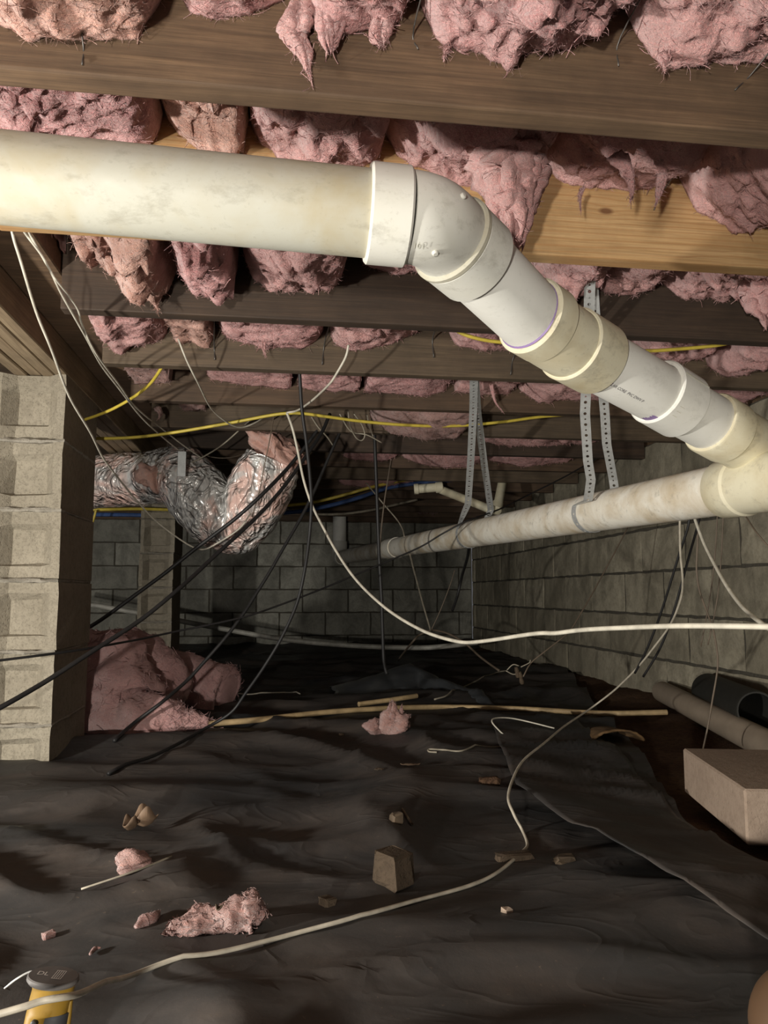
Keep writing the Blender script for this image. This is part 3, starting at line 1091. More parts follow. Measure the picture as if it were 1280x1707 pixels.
# thin wire supports that hold the batts up, seen against the joist faces
for (a, b, k, lab) in [((137, 60), (137, 108), 0, 'thin vertical insulation wire against the nearest joist, far left'),
                       ((690, 45), (697, 82), 0, 'thin insulation wire between two bulging batts at the top'),
                       ((1035, 60), (1031, 110), 0, 'thin insulation wire at the seam of the two right top batts'),
                       ((1262, 112), (1225, 150), 0, 'slanting insulation wire at the top right'),
                       ((1105, 318), (1090, 350), 1, 'short insulation wire poking out over the pine joist'),
                       ((357, 575), (358, 600), 3, 'short insulation wire in the fourth bay below the lumpy batts'),
                       ((541, 572), (537, 608), 3, 'insulation wire in the fourth bay beside the curved white cable'),
                       ((722, 560), (723, 596), 3, 'insulation wire hanging in the dark gap of the fourth bay'),
                       ((858, 590), (851, 625), 3, 'insulation wire in the fourth bay by the sloping pipe')]:
    yb = JY[k]
    p0 = on_y(b[0], b[1], yb - 0.003)
    p1 = on_y(a[0], a[1], yb - 0.012)
    p2 = V((p1.x + 0.01, yb - 0.16, p1.z + 0.03))
    p3 = V((p1.x + 0.015, yb - 0.36, p1.z + 0.06))
    g = tube_geo(smooth_path([p0, p1, p2, p3], 5), 0.0011 + 0.0003 * k, 6)
    single('insulation_wire', g[0], g[1], M['wire'], lab, 'wire', 'insulation support wires')

# ================================================================== PVC drain
RP = 0.0572
dp = Thing('drain_pipe', 'white PVC drain pipe with elbow, sloping branch and long main run', 'pipe', P(1000, 850, 2.2))


def hub_prof(L, r0=RP, t=0.0075, b=0.003):
    r = r0 + t
    return [(0, r0 - 0.001), (0, r - b), (b, r), (L - b, r), (L, r - b), (L, r0 - 0.001)]


def pipe(name, a, b, mat, r=RP, seg=48):
    a, b = V(a), V(b)
    g = lathe_geo(a, b, [(0, r * 0.9), (0, r), ((b - a).length, r), ((b - a).length, r * 0.9)], seg)
    return part(name, g[0], g[1], M[mat], dp)


def ring(name, a, b, L, mat, r0=RP, t=0.0075, sub=None, seg=48):
    g = lathe_geo(a, V(a) + (V(b) - V(a)).normalized() * L, hub_prof(L, r0, t), seg)
    return part(name, g[0], g[1], M[mat], dp, sub=sub)


# upper run parallel to the joists
U0 = P(-160, 281, 0.965)
U1 = P(677, 362, 1.045)
E1 = P(757, 404, 1.115)
E2 = P(881, 525, 1.27)
E3 = P(993, 598, 1.40)
E4 = P(1093, 652, 1.49)
E5 = P(1136, 678, 1.53)
E6 = P(1182, 704, 1.57)
E7 = P(1240, 737, 1.62)
E8 = P(1370, 806, 1.74)
pipe('pipe_run', U0, P(640, 359, 1.04), 'pvc')


def dirn(a, b):
    return (V(b) - V(a)).normalized()


d1 = dirn(U0, P(640, 359, 1.04))
d2 = dirn(E1, E2)
# elbow: body bends from d1 to d2
el0 = P(612, 356, 1.038)
h1 = el0 + d1 * 0.055
d2h = dirn(P(757, 404, 1.115), P(805, 447, 1.17))
e_out = P(757, 404, 1.115)
ctrl = []
L = (e_out - h1).length
for i in range(15):
    t = i / 14
    c1 = h1 + d1 * L * 0.38
    c2 = e_out - d2h * L * 0.38
    ctrl.append((1 - t) ** 3 * h1 + 3 * (1 - t) ** 2 * t * c1 + 3 * (1 - t) * t * t * c2 + t ** 3 * e_out)
g = tube_geo(ctrl, RP + 0.0035, 48, True)
elb = part('elbow', g[0], g[1], M['pvc_fit'], dp)
ring('hub', el0, el0 + d1, 0.056, 'pvc_fit', t=0.0085, sub=elb)
ring('hub', e_out - d2h * 0.004, e_out + d2h, 0.062, 'pvc_fit', t=0.0085, sub=elb)
ring('hub_rim', e_out - d2h * 0.013, e_out + d2h, 0.012, 'pvc', t=0.0095, sub=elb)


def stud(at, toward, r, h, mat, sub):
    g = lathe_geo(at, V(at) + toward, [(-0.004, r), (h * .7, r), (h, r * .7), (h, 0.0002)], 14)
    return part('moulded_stud', g[0], g[1], M[mat], dp, sub=sub)


for (px, py, d) in [(759, 337, 1.03), (727, 426, 1.025)]:
    q = P(px, py, d)
    c = min(ctrl, key=lambda w: (w - q).length)
    dr = (q - c).normalized()
    stud(c + dr * (RP + 0.003), dr, 0.0045, 0.004, 'pvc_fit', elb)

# first sloping piece, 22 degree bend, second sloping piece
pipe('pipe_piece', e_out + d2h * 0.03, E2 + d2 * 0.03, 'pvc_grey')
d3 = dirn(E3, E4)
d23 = (d2 + d3).normalized()
b0 = E2
mid = P(948, 572, 1.345)
ctrl2 = smooth_path([b0 + d2 * 0.02, mid, E3 - d3 * 0.01, E3], 6)
g = tube_geo(ctrl2, RP + 0.0045, 48, True)
bend = part('bend', g[0], g[1], M['pvc_cream'], dp)
dh = dirn(b0, P(917, 548, 1.31))
ring('hub', b0, b0 + dh, 0.050, 'pvc_cream', t=0.0085, sub=bend)
dh2 = dirn(mid, E3)
ring('hub', E3 - dh2 * 0.085, E3, 0.087, 'pvc_cream', t=0.0095, sub=bend)
pr = ring('primer_stain', b0 - dh * 0.006, b0, 0.006, 'purple', t=0.0022)
pr['label'] = 'purple primer ring'
pipe('pipe_piece', E3 - d3 * 0.03, E5, 'pvc_grey')
ring('primer_stain', E3 + d3 * 0.001, E4, 0.005, 'purple', t=0.0010)
# coupling with raised seam
d4 = dirn(E4, E5)
cp = ring('coupling', E4, E5, (E5 - E4).length, 'pvc_grey', t=0.0085)
for ang in (0.9,):
    t4, u4, w4 = d4, d4.cross(V((0, 0, 1))).normalized(), None
    w4 = t4.cross(u4)
    up4 = (V((0, 0, 1)) - t4 * t4.z).normalized()
    tocam = (CAM - E4)
    tocam = (tocam - t4 * tocam.dot(t4)).normalized()
    dr = (tocam * math.cos(0.75) + up4 * math.sin(0.75)).normalized()
    a = E4 + dr * (RP + 0.0088)
    b = E5 + dr * (RP + 0.0088)
    g = tube_geo([a + d4 * 0.006, b - d4 * 0.004], 0.0014, 8)
    part('raised_seam', g[0], g[1], M['pvc'], dp, sub=cp)
d5 = dirn(E5, E6)
pipe('pipe_piece', E5 - d5 * 0.01, E6 + d5 * 0.05, 'pvc_grey')
# wye: branch hub, branch body, main body
MF = P(569, 929, 6.45)
MN = P(1200, 817, 1.73)
dm = dirn(MN, MF)
MNEAR = MN - dm * 0.75
d6 = dirn(E6, E7)
g = lathe_geo(E6, E7, [(0, RP), (0, RP + .006), (0.004, RP + .0085), (0.06, RP + .0085), (0.066, RP + .0045), (0.42, RP + .0045)], 48)
wy = part('wye_branch', g[0], g[1], M['pvc_cream'], dp)
w0 = P(1208, 816, 1.72)
wb0 = w0 - dm * 0.32
g = lathe_geo(wb0, w0, [(0, RP), (0, RP + .0045), (0.25, RP + .0045), (0.256, RP + .0085), (0.316, RP + .0085), (0.32, RP + .006), (0.32, RP)], 48)
part('wye_body', g[0], g[1], M['pvc_cream'], dp)
pipe('main_run', MNEAR, MF, 'pvc_main')
# couplings on the main run
for (px, d) in [(694, 4.2)]:
    pass


def main_at(px):
    """point of the main axis seen at column px"""
    best = None
    for i in range(801):
        q = MN + (MF - MN) * (i / 800)
        r = q - CAM
        x = 640 + FPX * r.dot(CR) / r.dot(CF)
        if best is None or abs(x - px) < best[0]:
            best = (abs(x - px), q)
    return best[1]


c0 = main_at(662)
ring('coupling', c0, MF, 0.22, 'pvc_main', t=0.005)
# far elbow and riser
g = tube_geo(smooth_path([MF - dm * 0.02, MF + dm * 0.06, MF + dm * 0.10 + V((0, 0, .04)), MF + dm * 0.10 + V((0, 0, .10))], 5), RP + 0.006, 32)
fe = part('far_elbow', g[0], g[1], M['pvc_fit'], dp)
ring('hub', MF - dm * 0.05, MF, 0.06, 'pvc_fit', t=0.009, sub=fe)
rz = MF + dm * 0.10
pipe('riser', rz + V((0, 0, .08)), V((rz.x, rz.y, ZJ + 0.14)), 'pvc_grey', seg=32)
ring('hub', rz + V((0, 0, .08)), rz + V((0, 0, 1)), 0.06, 'pvc_fit', t=0.008, sub=fe)


# print along the second sloping pipe
def pipe_text(txt, a, b, size, start, ang_from_cam, mat, r=RP, raised=0.0002, sub=None, name='pipe_print', depth=0.0003):
    cu = bpy.data.curves.new('txt', 'FONT')
    cu.body = txt
    cu.size = size
    cu.resolution_u = 2
    ob = bpy.data.objects.new('txt', cu)
    COL.objects.link(ob)
    dg = bpy.context.evaluated_depsgraph_get()
    me = bpy.data.meshes.new_from_object(ob.evaluated_get(dg))
    vv = [v.co.copy() for v in me.vertices]
    ff = [tuple(p.vertices) for p in me.polygons]
    bpy.data.objects.remove(ob, do_unlink=True)
    bpy.data.curves.remove(cu)
    bpy.data.meshes.remove(me)
    a, b = V(a), V(b)
    t = (b - a).normalized()
    tc = CAM - a
    tc = (tc - t * tc.dot(t)).normalized()
    s = tc.cross(t)          # up round the pipe
    out = []
    if s.z < 0:
        s = -s
    for v in vv:
        an = ang_from_cam + v.y / r
        dr = tc * math.cos(an) + s * math.sin(an)
        out.append(a + t * (start + v.x) + dr * (r + raised))
    return part(name, out, ff, M[mat], dp, smooth=False, sub=sub)


pt = pipe_text('LULAR CORE  PVC DWV P', E3, E5, 0.0085, 0.008, -0.50, 'ink', raised=0.0007)
pt['label'] = 'small dark printed lettering along the pipe'
pipe_text('101-', h1, h1 + d1, 0.011, 0.004, -0.62, 'pvc', r=RP + 0.0045, raised=0.0012, sub=elb, name='moulded_number')
for q_ in range(3):
    pipe_text('-----', E4, E5, 0.008, 0.010, -0.35 + 0.16 * q_, 'pvc', r=RP + 0.0085, raised=0.0010, sub=cp, name='moulded_mark')



def pipe_patch(a, b, s0, s1, an0, an1, mat, r=RP, raised=0.0006, name='primer_stain', seed=1):
    """irregular stain lying on the pipe; angles from the camera side, minus = lower side"""
    a, b = V(a), V(b)
    t = (b - a).normalized()
    tc = CAM - a
    tc = (tc - t * tc.dot(t)).normalized()
    s = tc.cross(t)
    if s.z < 0:
        s = -s
    vs, fs = [], []
    n_, m_ = 12, 6
    for i in range(n_ + 1):
        an = an0 + (an1 - an0) * i / n_
        for j in range(m_ + 1):
            ww = 0.6 + 0.6 * abs(mn.noise(V((i * 0.5, seed, 0)))) 
            ss = s0 + (s1 - s0) * (1 - (1 - j / m_) * ww)
            vs.append(a + t * ss + (tc * math.cos(an) + s * math.sin(an)) * (r + raised))
    for i in range(n_):
        for j in range(m_):
            q = i * (m_ + 1) + j
            fs.append((q, q + 1, q + m_ + 2, q + m_ + 1))
    return part(name, vs, fs, M[mat], dp)


LE = (E4 - E3).dot(dirn(E3, E5))
pipe_patch(E3, E5, LE - 0.022, LE - 0.0005, -1.25, -0.72, 'purple', seed=2)
pipe_patch(E3, E5, 0.022, 0.003, -0.95, -0.35, 'purple', seed=4)

# smaller drain branch hung between the rear joists
sb = Thing('branch_pipe', 'small cream drain pipe with an elbow hung between the rear joists', 'pipe', P(760, 830, 4.5))


def spart(name, a, b, r, mat='pvc_cream'):
    a, b = V(a), V(b)
    L_ = (b - a).length
    g = lathe_geo(a, b, [(0, 0.001), (0, r * .9), (0.004, r), (L_ - .004, r), (L_, r * .9), (L_, 0.001)], 24)
    return part(name, g[0], g[1], M[mat], sb)


a_, b_ = P(697, 815, 4.45), P(733, 812, 4.45)
spart('pipe_end', a_, b_, 0.026)
spart('cap', P(690, 815.5, 4.45), P(698, 815, 4.45), 0.031)
spart('hub', P(726, 813, 4.45), P(738, 812, 4.45), 0.032)
spart('pipe_slope', P(734, 816, 4.46), P(822, 851, 4.3), 0.024)
spart('pipe_riser', P(829, 846, 4.35), P(838, 800, 4.5), 0.026)
spart('coupling', P(827, 852, 4.33), P(830, 838, 4.38), 0.031)

# ================================================================== straps


def strap(label, path, widths_dir, wid, loc):
    """perforated strip: path points with a width direction each"""
    pts = [V(p) for p in path]
    # resample evenly
    acc = [0]
    for a, b in zip(pts, pts[1:]):
        acc.append(acc[-1] + (b - a).length)
    step = wid * 0.62
    n = int(acc[-1] / step)
    vs, fs = [], []

    def at(s):
        s = min(max(s, 0), acc[-1])
        for i in range(len(pts) - 1):
            if s <= acc[i + 1] + 1e-9:
                f = (s - acc[i]) / max(acc[i + 1] - acc[i], 1e-9)
                w = widths_dir[i].lerp(widths_dir[i + 1], f)
                return pts[i].lerp(pts[i + 1], f), w.normalized()
        return pts[-1], widths_dir[-1].normalized()
    h = wid / 2
    for c in range(n):
        s0, s1 = c * step, (c + 1) * step
        sm = (s0 + s1) / 2
        rh = wid * (0.17 if c % 2 else 0.10)
        outer = [(s0, -h), (sm, -h), (s1, -h), (s1, 0), (s1, h), (sm, h), (s0, h), (s0, 0)]
        k = len(vs)
        for (s, t) in outer:
            p, w = at(s)
            vs.append(p + w * t)
        for q in range(8):
            an = math.radians(225 + 45 * q)
            p, w = at(sm + rh * math.cos(an))
            vs.append(p + w * (rh * math.sin(an)))
        for q in range(8):
            q2 = (q + 1) % 8
            fs.append((k + q, k + q2, k + 8 + q2, k + 8 + q))
    o = single('pipe_hanger_strap', vs, fs, M['steel'], label, 'strap', 'perforated pipe straps', smooth=False, base=loc)
    md = o.modifiers.new('thickness', 'SOLIDIFY')
    md.thickness = 0.0012
    return o


def strap_around(label, px_c, leg1, leg2, top1, top2, wid):
    c = main_at(px_c)
    side = dm.cross(V((0, 0, 1))).normalized()
    if side.x > 0:
        side = -side                      # towards the camera side
    up = side.cross(dm)
    if up.z < 0:
        up = -up
    r = RP + 0.0022
    loop = []
    for i in range(19):
        an = math.radians(20 - 220 * i / 18)
        loop.append(c + side * (r * math.cos(an)) + up * (r * math.sin(an)))
    path = [top1] + leg1 + loop + leg2 + [top2]
    wd = [CR.copy()] * (1 + len(leg1)) + [(-dm).copy()] * len(loop) + [CR.copy()] * (1 + len(leg2))
    # orient the loop's width so that it runs on from the legs
    if wd[0].dot(-dm) < 0:
        wd = [w if i < 1 + len(leg1) or i >= 1 + len(leg1) + len(loop) else dm.copy() for i, w in enumerate(wd)]
    strap(label, path, wd, wid, c)


strap_around('front perforated steel strap holding the main pipe, passing behind the sloping pipe', 985,
             [P(982, 520, 1.83), P(979, 600, 1.90), P(975, 690, 1.98), P(980, 770, 2.06), P(985, 800, 2.10), P(980, 835, 2.16)],
             [P(1024, 815, 2.26), P(1022, 800, 2.25), P(1011, 740, 2.16), P(1008, 690, 2.1), P(1000, 600, 2.0), P(991, 520, 1.89)],
             P(984, 425, 1.74), P(985, 425, 1.80), 0.026)
strap_around('rear perforated steel strap holding the main pipe, hanging below the fourth joist', 782,
             [P(789, 680, 2.62), P(785, 760, 2.85), P(780, 840, 3.12)],
             [P(818, 850, 3.28), P(808, 780, 3.0), P(796, 690, 2.68)],
             P(790, 625, 2.45), P(791, 625, 2.47), 0.027)

# ================================================================== flexible duct
du = Thing('flexible_duct', 'crinkled silver insulated flexible duct drooping in a V, torn with pink showing', 'duct', P(385, 890, 3.2))
DK = 0.865


def duct_run(path, rad, seed, name, mat='foil', seg=48, n=14, rib=0.012):
    pts = smooth_path([P(x_, y_, d_ * DK) for (x_, y_, d_) in path], n)
    m = len(pts)
    rr = [q * DK for q in np.interp(np.linspace(0, 1, m), np.linspace(0, 1, len(rad)), rad)]
    off = V((seed, seed * 2, seed * 3))

    def disp(i, k, p):
        q = p + off
        f = 1 + 0.10 * fbm(q * 6, 2) + 0.07 * abs(mn.noise(V((q.x * 14, q.y * 14, q.z * 30))))
        return f + rib * math.sin(i * 1.35 + 0.8 * mn.noise(q * 9))
    g = tube_geo(pts, rr, seg, True, V((0, -1, 0.2)), disp)
    return part(name, g[0], g[1], M[mat], du)


duct_run([(95, 808, 4.2), (150, 803, 4.1), (200, 800, 4.0), (250, 796, 3.9), (292, 790, 3.8)], [.14, .14, .135, .13, .14], 1, 'left_run')
duct_run([(270, 783, 3.8), (300, 790, 3.75), (330, 822, 3.7), (362, 858, 3.68), (392, 872, 3.68), (412, 862, 3.68)], [.09, .14, .155, .155, .15, .12], 2, 'drooping_run', n=10)
duct_run([(365, 890, 3.72), (400, 868, 3.68), (430, 822, 3.64), (448, 785, 3.62), (456, 766, 3.62)], [.09, .145, .155, .145, .125], 3, 'rising_run', n=10)
g = blob_geo(P(461, 752, 3.60 * DK), 0.105, 0.095, 0.066, 0.55, 20, 3, rot=0.3, nu=60, nv=36)
gv = [V((v.x, v.y, v.z - 0.35 * (v.x - P(461, 752, 3.60 * DK).x))) for v in g[0]]
e_ = part('torn_insulation', gv, g[1], M['peach'], du)
e_['label'] = 'peach torn insulation bulging at the top end'
g = blob_geo(P(252, 793, 3.66 * DK), 0.070, 0.045, 0.062, 0.5, 14, 9)
part('torn_insulation', g[0], g[1], M['peach'], du)
hq = P(303, 772, 3.02)
g = bevel_box(hq.x - 0.016, hq.x + 0.016, hq.y - 0.002, hq.y + 0.002, P(303, 795, 3.02).z, P(303, 752, 3.02).z, 0.001)
part('hanger', g[0], g[1], M['steel'], du, smooth=False)

# ================================================================== plastic sheeting on the floor
bpx = [(905, 1085), (960, 1140), (1010, 1195), (1060, 1250), (1110, 1320), (1170, 1385), (1280, 1440)]
bpts = sorted([(on_z(a, b, 0.0).y, on_z(a, b, 0.0).x) for a, b in bpx])
by = [-0.5, 0.9] + [b[0] for b in bpts if b[0] > 0.9] + [7]
bx = [XW - 0.03, XW - 0.03] + [b[1] for b in bpts if b[0] > 0.9] + [bpts[-1][1]]
NX, NY = 230, 250
vs, fs = [], []
for j in range(NY + 1):
    t = j / NY
    y = -0.3 + (YB - 0.02 + 0.3) * (0.35 * t + 0.65 * t * t)
    xr = float(np.interp(y, by, bx)) + 0.03 * mn.noise(V((y * 4, 0, 0)))
    for i in range(NX + 1):
        s = i / NX
        x = -2.4 + (xr + 2.4) * s
        z = ground(x, y)
        if y < 3.0:
            z += 0.003 * fbm(V((x * 8, y * 10, 4)), 2)
        # turned-up rim along the back wall and lump by the right
        z += 0.05 * max(0, (y - 6.3) / 0.5) ** 2
        vs.append(V((x, y, z)))
for j in range(NY):
    for i in range(NX):
        a = j * (NX + 1) + i
        fs.append((a, a + 1, a + NX + 2, a + NX + 1))
single('plastic_sheet', vs, fs, M['plastic'], 'large wrinkled black plastic sheet covering most of the floor', 'plastic sheet')

# folded strip of sheeting lying over it on the right
up_px = [(905, 1196), (960, 1205), (1020, 1245), (1075, 1295), (1130, 1345), (1200, 1388), (1290, 1420), (1360, 1440)]
lo_px = [(822, 1205), (838, 1250), (860, 1300), (930, 1345), (1010, 1390), (1110, 1450), (1210, 1505), (1330, 1565)]
vs, fs = [], []
n, m = 70, 26
for i in range(n + 1):
    t = i / n * 7
    k = min(int(t), 6)
    f = t - k
    a = on_z(*[up_px[k][q] * (1 - f) + up_px[k + 1][q] * f for q in (0, 1)], 0.02)
    b = on_z(*[lo_px[k][q] * (1 - f) + lo_px[k + 1][q] * f for q in (0, 1)], 0.05)
    for j in range(m + 1):
        s = j / m
        p = a.lerp(b, s)
        h = 0.010 + 0.030 * s ** 1.5 * (0.5 + 0.5 * math.sin(math.pi * i / n))
        wv = 0.014 * mn.noise(V((p.x * 5, p.y * 5, 3))) + 0.010 * (1 - 2 * abs(mn.noise(V((p.x * 6 + p.y * 4, p.y * 3 - p.x * 2, 8))))) + 0.004 * mn.noise(V((p.x * 20, p.y * 20, 3)))
        p.z = ground(p.x, p.y) * (1 - 0.5 * s) + h + wv * 0.6
        vs.append(p)
for i in range(n):
    for j in range(m):
        a = i * (m + 1) + j
        fs.append((a, a + 1, a + m + 2, a + m + 1))
o = single('plastic_sheet', vs, fs, M['plastic'], 'folded dusty strip of plastic sheeting lifting off the floor at right', 'plastic sheet')
o.modifiers.new('thickness', 'SOLIDIFY').thickness = 0.002

# shiny raised plastic fold further back
vs, fs = [], []
fold = [(560, 1150, .02), (610, 1145, .05), (650, 1140, .075), (700, 1137, .10), (740, 1142, .06), (790, 1155, .03), (830, 1165, .02)]
n, m = 48, 14
for i in range(n + 1):
    t = i / n * 6
    k = min(int(t), 5)
    f = t - k
    q = [fold[k][c] * (1 - f) + fold[k + 1][c] * f for c in range(3)]
    base = on_z(q[0], q[1] + 14, 0.0)
    for j in range(m + 1):
        s = j / m
        y = base.y - 0.05 + 0.5 * s
        z = ground(base.x, y) * 0.7 + q[2] * math.sin(math.pi * s) ** 1.4 + 0.008 * mn.noise(V((base.x * 9, y * 12, 1)))
        vs.append(V((base.x + 0.03 * mn.noise(V((y * 6, base.x * 3, 2))), y, z)))
for i in range(n):
    for j in range(m):
        a = i * (m + 1) + j
        fs.append((a, a + 1, a + m + 2, a + m + 1))
glossy = mat_plain('grey_glossy_plastic', (0.06, 0.065, 0.07), 0.28, var=0.2, nscale=12)
o = single('plastic_sheet', vs, fs, glossy, 'shiny grey raised plastic fold in the middle distance', 'plastic sheet')
o.modifiers.new('thickness', 'SOLIDIFY').thickness = 0.002

# ================================================================== cables and wires
cable_bundle = []


def cable(label, pts, r, mat, name='cable', n=7, cat='cable', group=None, seg=8):
    path = []
    for q in pts:
        if len(q) == 2:
            path.append(on_ground(q[0], q[1], r * 1.05))
        else:
            path.append(P(*q))
    path = smooth_path(path, n)
    # keep clear of the ground, drawn taut over its small bumps
    for p in path:
        p.z = max(p.z, ground(p.x, p.y) + r)
    for _ in range(6):
        zz = [p.z for p in path]
        for i in range(1, len(path) - 1):
            path[i].z = max((zz[i - 1] + zz[i] * 2 + zz[i + 1]) / 4, ground(path[i].x, path[i].y) + r)
    g = tube_geo(path, r, seg)
    return single(name, g[0], g[1], M[mat], label, cat, group)


W = 'white'
# three white cables at the upper left
cable('single white cable dropping from behind the upper pipe at the far left',
      [(14, 345, 1.40), (22, 395, 1.42), (35, 435, 1.45), (60, 520, 1.55), (85, 580, 1.65), (115, 660, 1.85), (150, 720, 2.05), (175, 768, 2.3), (210, 812, 2.6), (250, 860, 2.8), (285, 888, 2.9), (330, 917, 2.96), (362, 906, 2.97), (400, 880, 2.97), (418, 855, 2.98)], 0.0030, W)
cable('left one of the twin white cables slanting down from the upper pipe',
      [(28, 345, 1.42), (36, 378, 1.45), (75, 435, 1.5), (103, 490, 1.6), (140, 558, 1.75), (170, 610, 2.0), (200, 650, 2.2), (235, 695, 2.5), (270, 728, 2.8), (306, 757, 3.1)], 0.0026, W)
cable('right one of the twin white cables, kinked near its middle',
      [(34, 340, 1.42), (45, 378, 1.45), (86, 457, 1.52), (97, 470, 1.54), (128, 512, 1.65), (137, 540, 1.72), (160, 590, 1.85), (200, 643, 2.15), (225, 678, 2.4), (262, 708, 2.75), (300, 738, 3.0), (345, 770, 3.2)], 0.0026, W)
cable('thin white cable from the fourth bay curving down to the yellow cable',
      [(297, 565, 2.04), (310, 598, 2.06), (330, 640, 2.16), (352, 680, 2.5), (375, 702, 2.65), (400, 713, 2.75), (425, 705, 2.8), (445, 692, 2.85)], 0.0026, W)
cable('short white cable curving down from the fourth bay to the fifth joist',
      [(581, 575, 2.08), (576, 595, 2.09), (560, 625, 2.11), (545, 645, 2.16), (515, 672, 2.36), (495, 684, 2.52), (478, 688, 2.56)], 0.0034, W)
cable('long white cable swooping across the whole scene to the right edge',
      [(478, 688, 2.58), (487, 712, 2.6), (496, 750, 2.6), (506, 800, 2.58), (520, 842, 2.55), (538, 878, 2.5), (560, 918, 2.42), (592, 965, 2.3), (640, 1012, 2.12), (700, 1050, 1.92), (755, 1068, 1.76), (790, 1071, 1.68), (850, 1062, 1.55), (900, 1055, 1.46), (925, 1056, 1.42), (970, 1050, 1.35), (1050, 1046, 1.24), (1150, 1043, 1.12), (1290, 1045, 1.0), (1420, 1046, 0.9)], 0.0042, W)
cable('long white cable hanging from the main pipe, kinked and trailing along the floor',
      [(1133, 862, 2.02), (1134, 920, 2.06), (1138, 970, 2.1), (1134, 1000, 2.14), (1118, 1040, 2.2), (1095, 1072, 2.28), (1065, 1110, 2.38), (1030, 1145, 2.5), (990, 1178, 2.6), (945, 1208, 2.40), (905, 1240, 2.08), (872, 1268, 1.91), (855, 1298, 1.76), (847, 1330, 1.64), (856, 1356, 1.59), (870, 1385), (879, 1408), (868, 1422), (835, 1450), (790, 1474), (700, 1500), (600, 1527), (480, 1560), (360, 1590), (240, 1622), (185, 1637, .84), (125, 1653, .705), (60, 1672, .68), (0, 1690, .67), (-80, 1712, .66)], 0.0031, 'white3')
cable('thin white wire lying straight with a hooked end on the plastic',
      [(728, 1254), (715, 1253), (716, 1249), (740, 1250), (770, 1252), (810, 1247), (860, 1243), (897, 1243)], 0.0026, 'white2', 'wire', cat='wire')
cable('thin white wire loop standing up from the lifted plastic',
      [(846, 1230, 2.42), (832, 1218, 2.44), (820, 1203, 2.48), (826, 1197, 2.52), (850, 1197, 2.56), (880, 1203, 2.56), (924, 1214, 2.5)], 0.0024, W, 'wire', cat='wire')
cable('white cable from the main pipe to the right edge, crossing the long one',
      [(1157, 862, 1.92), (1172, 903, 1.85), (1188, 935, 1.75), (1210, 975, 1.6), (1240, 1015, 1.42), (1285, 1050, 1.2), (1350, 1095, 1.0)], 0.0040, W)
cable('short white wire on the plastic beside the insulation roll', [(378, 1158), (420, 1158), (465, 1155), (480, 1155), (500, 1157)], 0.0035, W, 'wire', cat='wire')
cable('pale wire rising from the plastic to a clump of connectors',
      [(724, 1166), (750, 1158), (775, 1145), (800, 1132), (825, 1123), (843, 1118)], 0.004, 'white2', 'wire', cat='wire')

B = 'black'
BG = 'black cables strung across the crawl space'
cable('upper of the two thick black cables slanting behind the near pier',
      [(560, 660, 3.1), (532, 712, 3.05), (490, 768, 3.0), (440, 822, 2.90), (390, 866, 2.88), (330, 912, 2.9), (280, 950, 2.9), (200, 1012, 2.9), (150, 1045, 2.9), (110, 1065, 2.9)], 0.0075, B, group=BG)
cable('lower of the two thick black cables, crossing in front of the near pier',
      [(550, 690, 2.95), (535, 722, 2.9), (500, 775, 2.8), (460, 828, 2.7), (420, 868, 2.6), (350, 935, 2.45), (289, 990, 2.3), (230, 1036, 2.2), (141, 1095, 2.05), (70, 1140, 1.95), (0, 1180, 1.85), (-60, 1210, 1.8)], 0.0068, B, group=BG)
cable('thin dark cable rising from the near pier over the main pipe',
      [(-40, 1106, 1.95), (0, 1101, 2.0), (70, 1092, 2.08), (141, 1082, 2.2), (220, 1068, 2.4), (290, 1054, 2.6), (400, 1030, 2.75), (470, 1008, 2.85), (560, 972, 3.0), (640, 938, 3.1), (700, 912, 3.15), (740, 888, 3.15), (780, 868, 3.15), (830, 850, 3.35), (880, 826, 3.5), (950, 790, 3.6), (1010, 755, 3.7)], 0.0036, B, group=BG)
cable('black cable dropping from the fourth joist and curving to the floor left of centre',
      [(499, 617, 2.27), (503, 680, 2.3), (511, 740, 2.33), (517, 800, 2.36), (519, 840, 2.38), (516, 890, 2.4), (508, 950, 2.43), (495, 1005, 2.45), (470, 1062, 2.48), (440, 1112, 2.5), (410, 1155, 2.52), (385, 1188, 2.52), (340, 1222), (270, 1255), (180, 1290)], 0.0052, B, group=BG)
cable('black cable slanting down to the insulation roll',
      [(580, 690, 3.1), (545, 770, 3.05), (520, 828, 3.0), (502, 860, 2.97), (461, 935, 2.9), (430, 985, 2.85), (405, 1024, 2.8), (377, 1061, 2.75), (337, 1108, 2.7), (307, 1139, 2.65), (270, 1170, 2.55), (225, 1205, 2.5), (190, 1235)], 0.0062, B, group=BG)
cable('straight black cable hanging down the middle in front of the main pipe',
      [(610, 668, 3.2), (622, 700, 3.25), (626, 770, 3.3), (629, 850, 3.3), (632, 930, 3.3), (636, 1000, 3.3), (638, 1060, 3.3), (640, 1105, 3.3), (645, 1124, 3.3)], 0.0078, B, group=BG)
cable('short black cable end hanging below the rear strap', [(783, 890, 3.32), (780, 925, 3.5), (770, 960, 3.8), (762, 995, 3.85), (754, 1018, 3.9)], 0.007, B, group=BG)
cable('left of the two black cables hanging by the right wall', [(1150, 855, 2.15), (1146, 880, 2.16), (1130, 930, 2.2), (1112, 990, 2.25), (1095, 1040, 2.3), (1075, 1090, 2.35), (1058, 1122, 2.4)], 0.0036, B, group=BG)
cable('right of the two black cables hanging by the right wall', [(1168, 855, 2.2), (1160, 885, 2.2), (1142, 950, 2.25), (1120, 1030, 2.3), (1098, 1085, 2.35), (1072, 1128, 2.4)], 0.0036, B, group=BG)
BR = 'brown'
BW = 'thin brown wires'
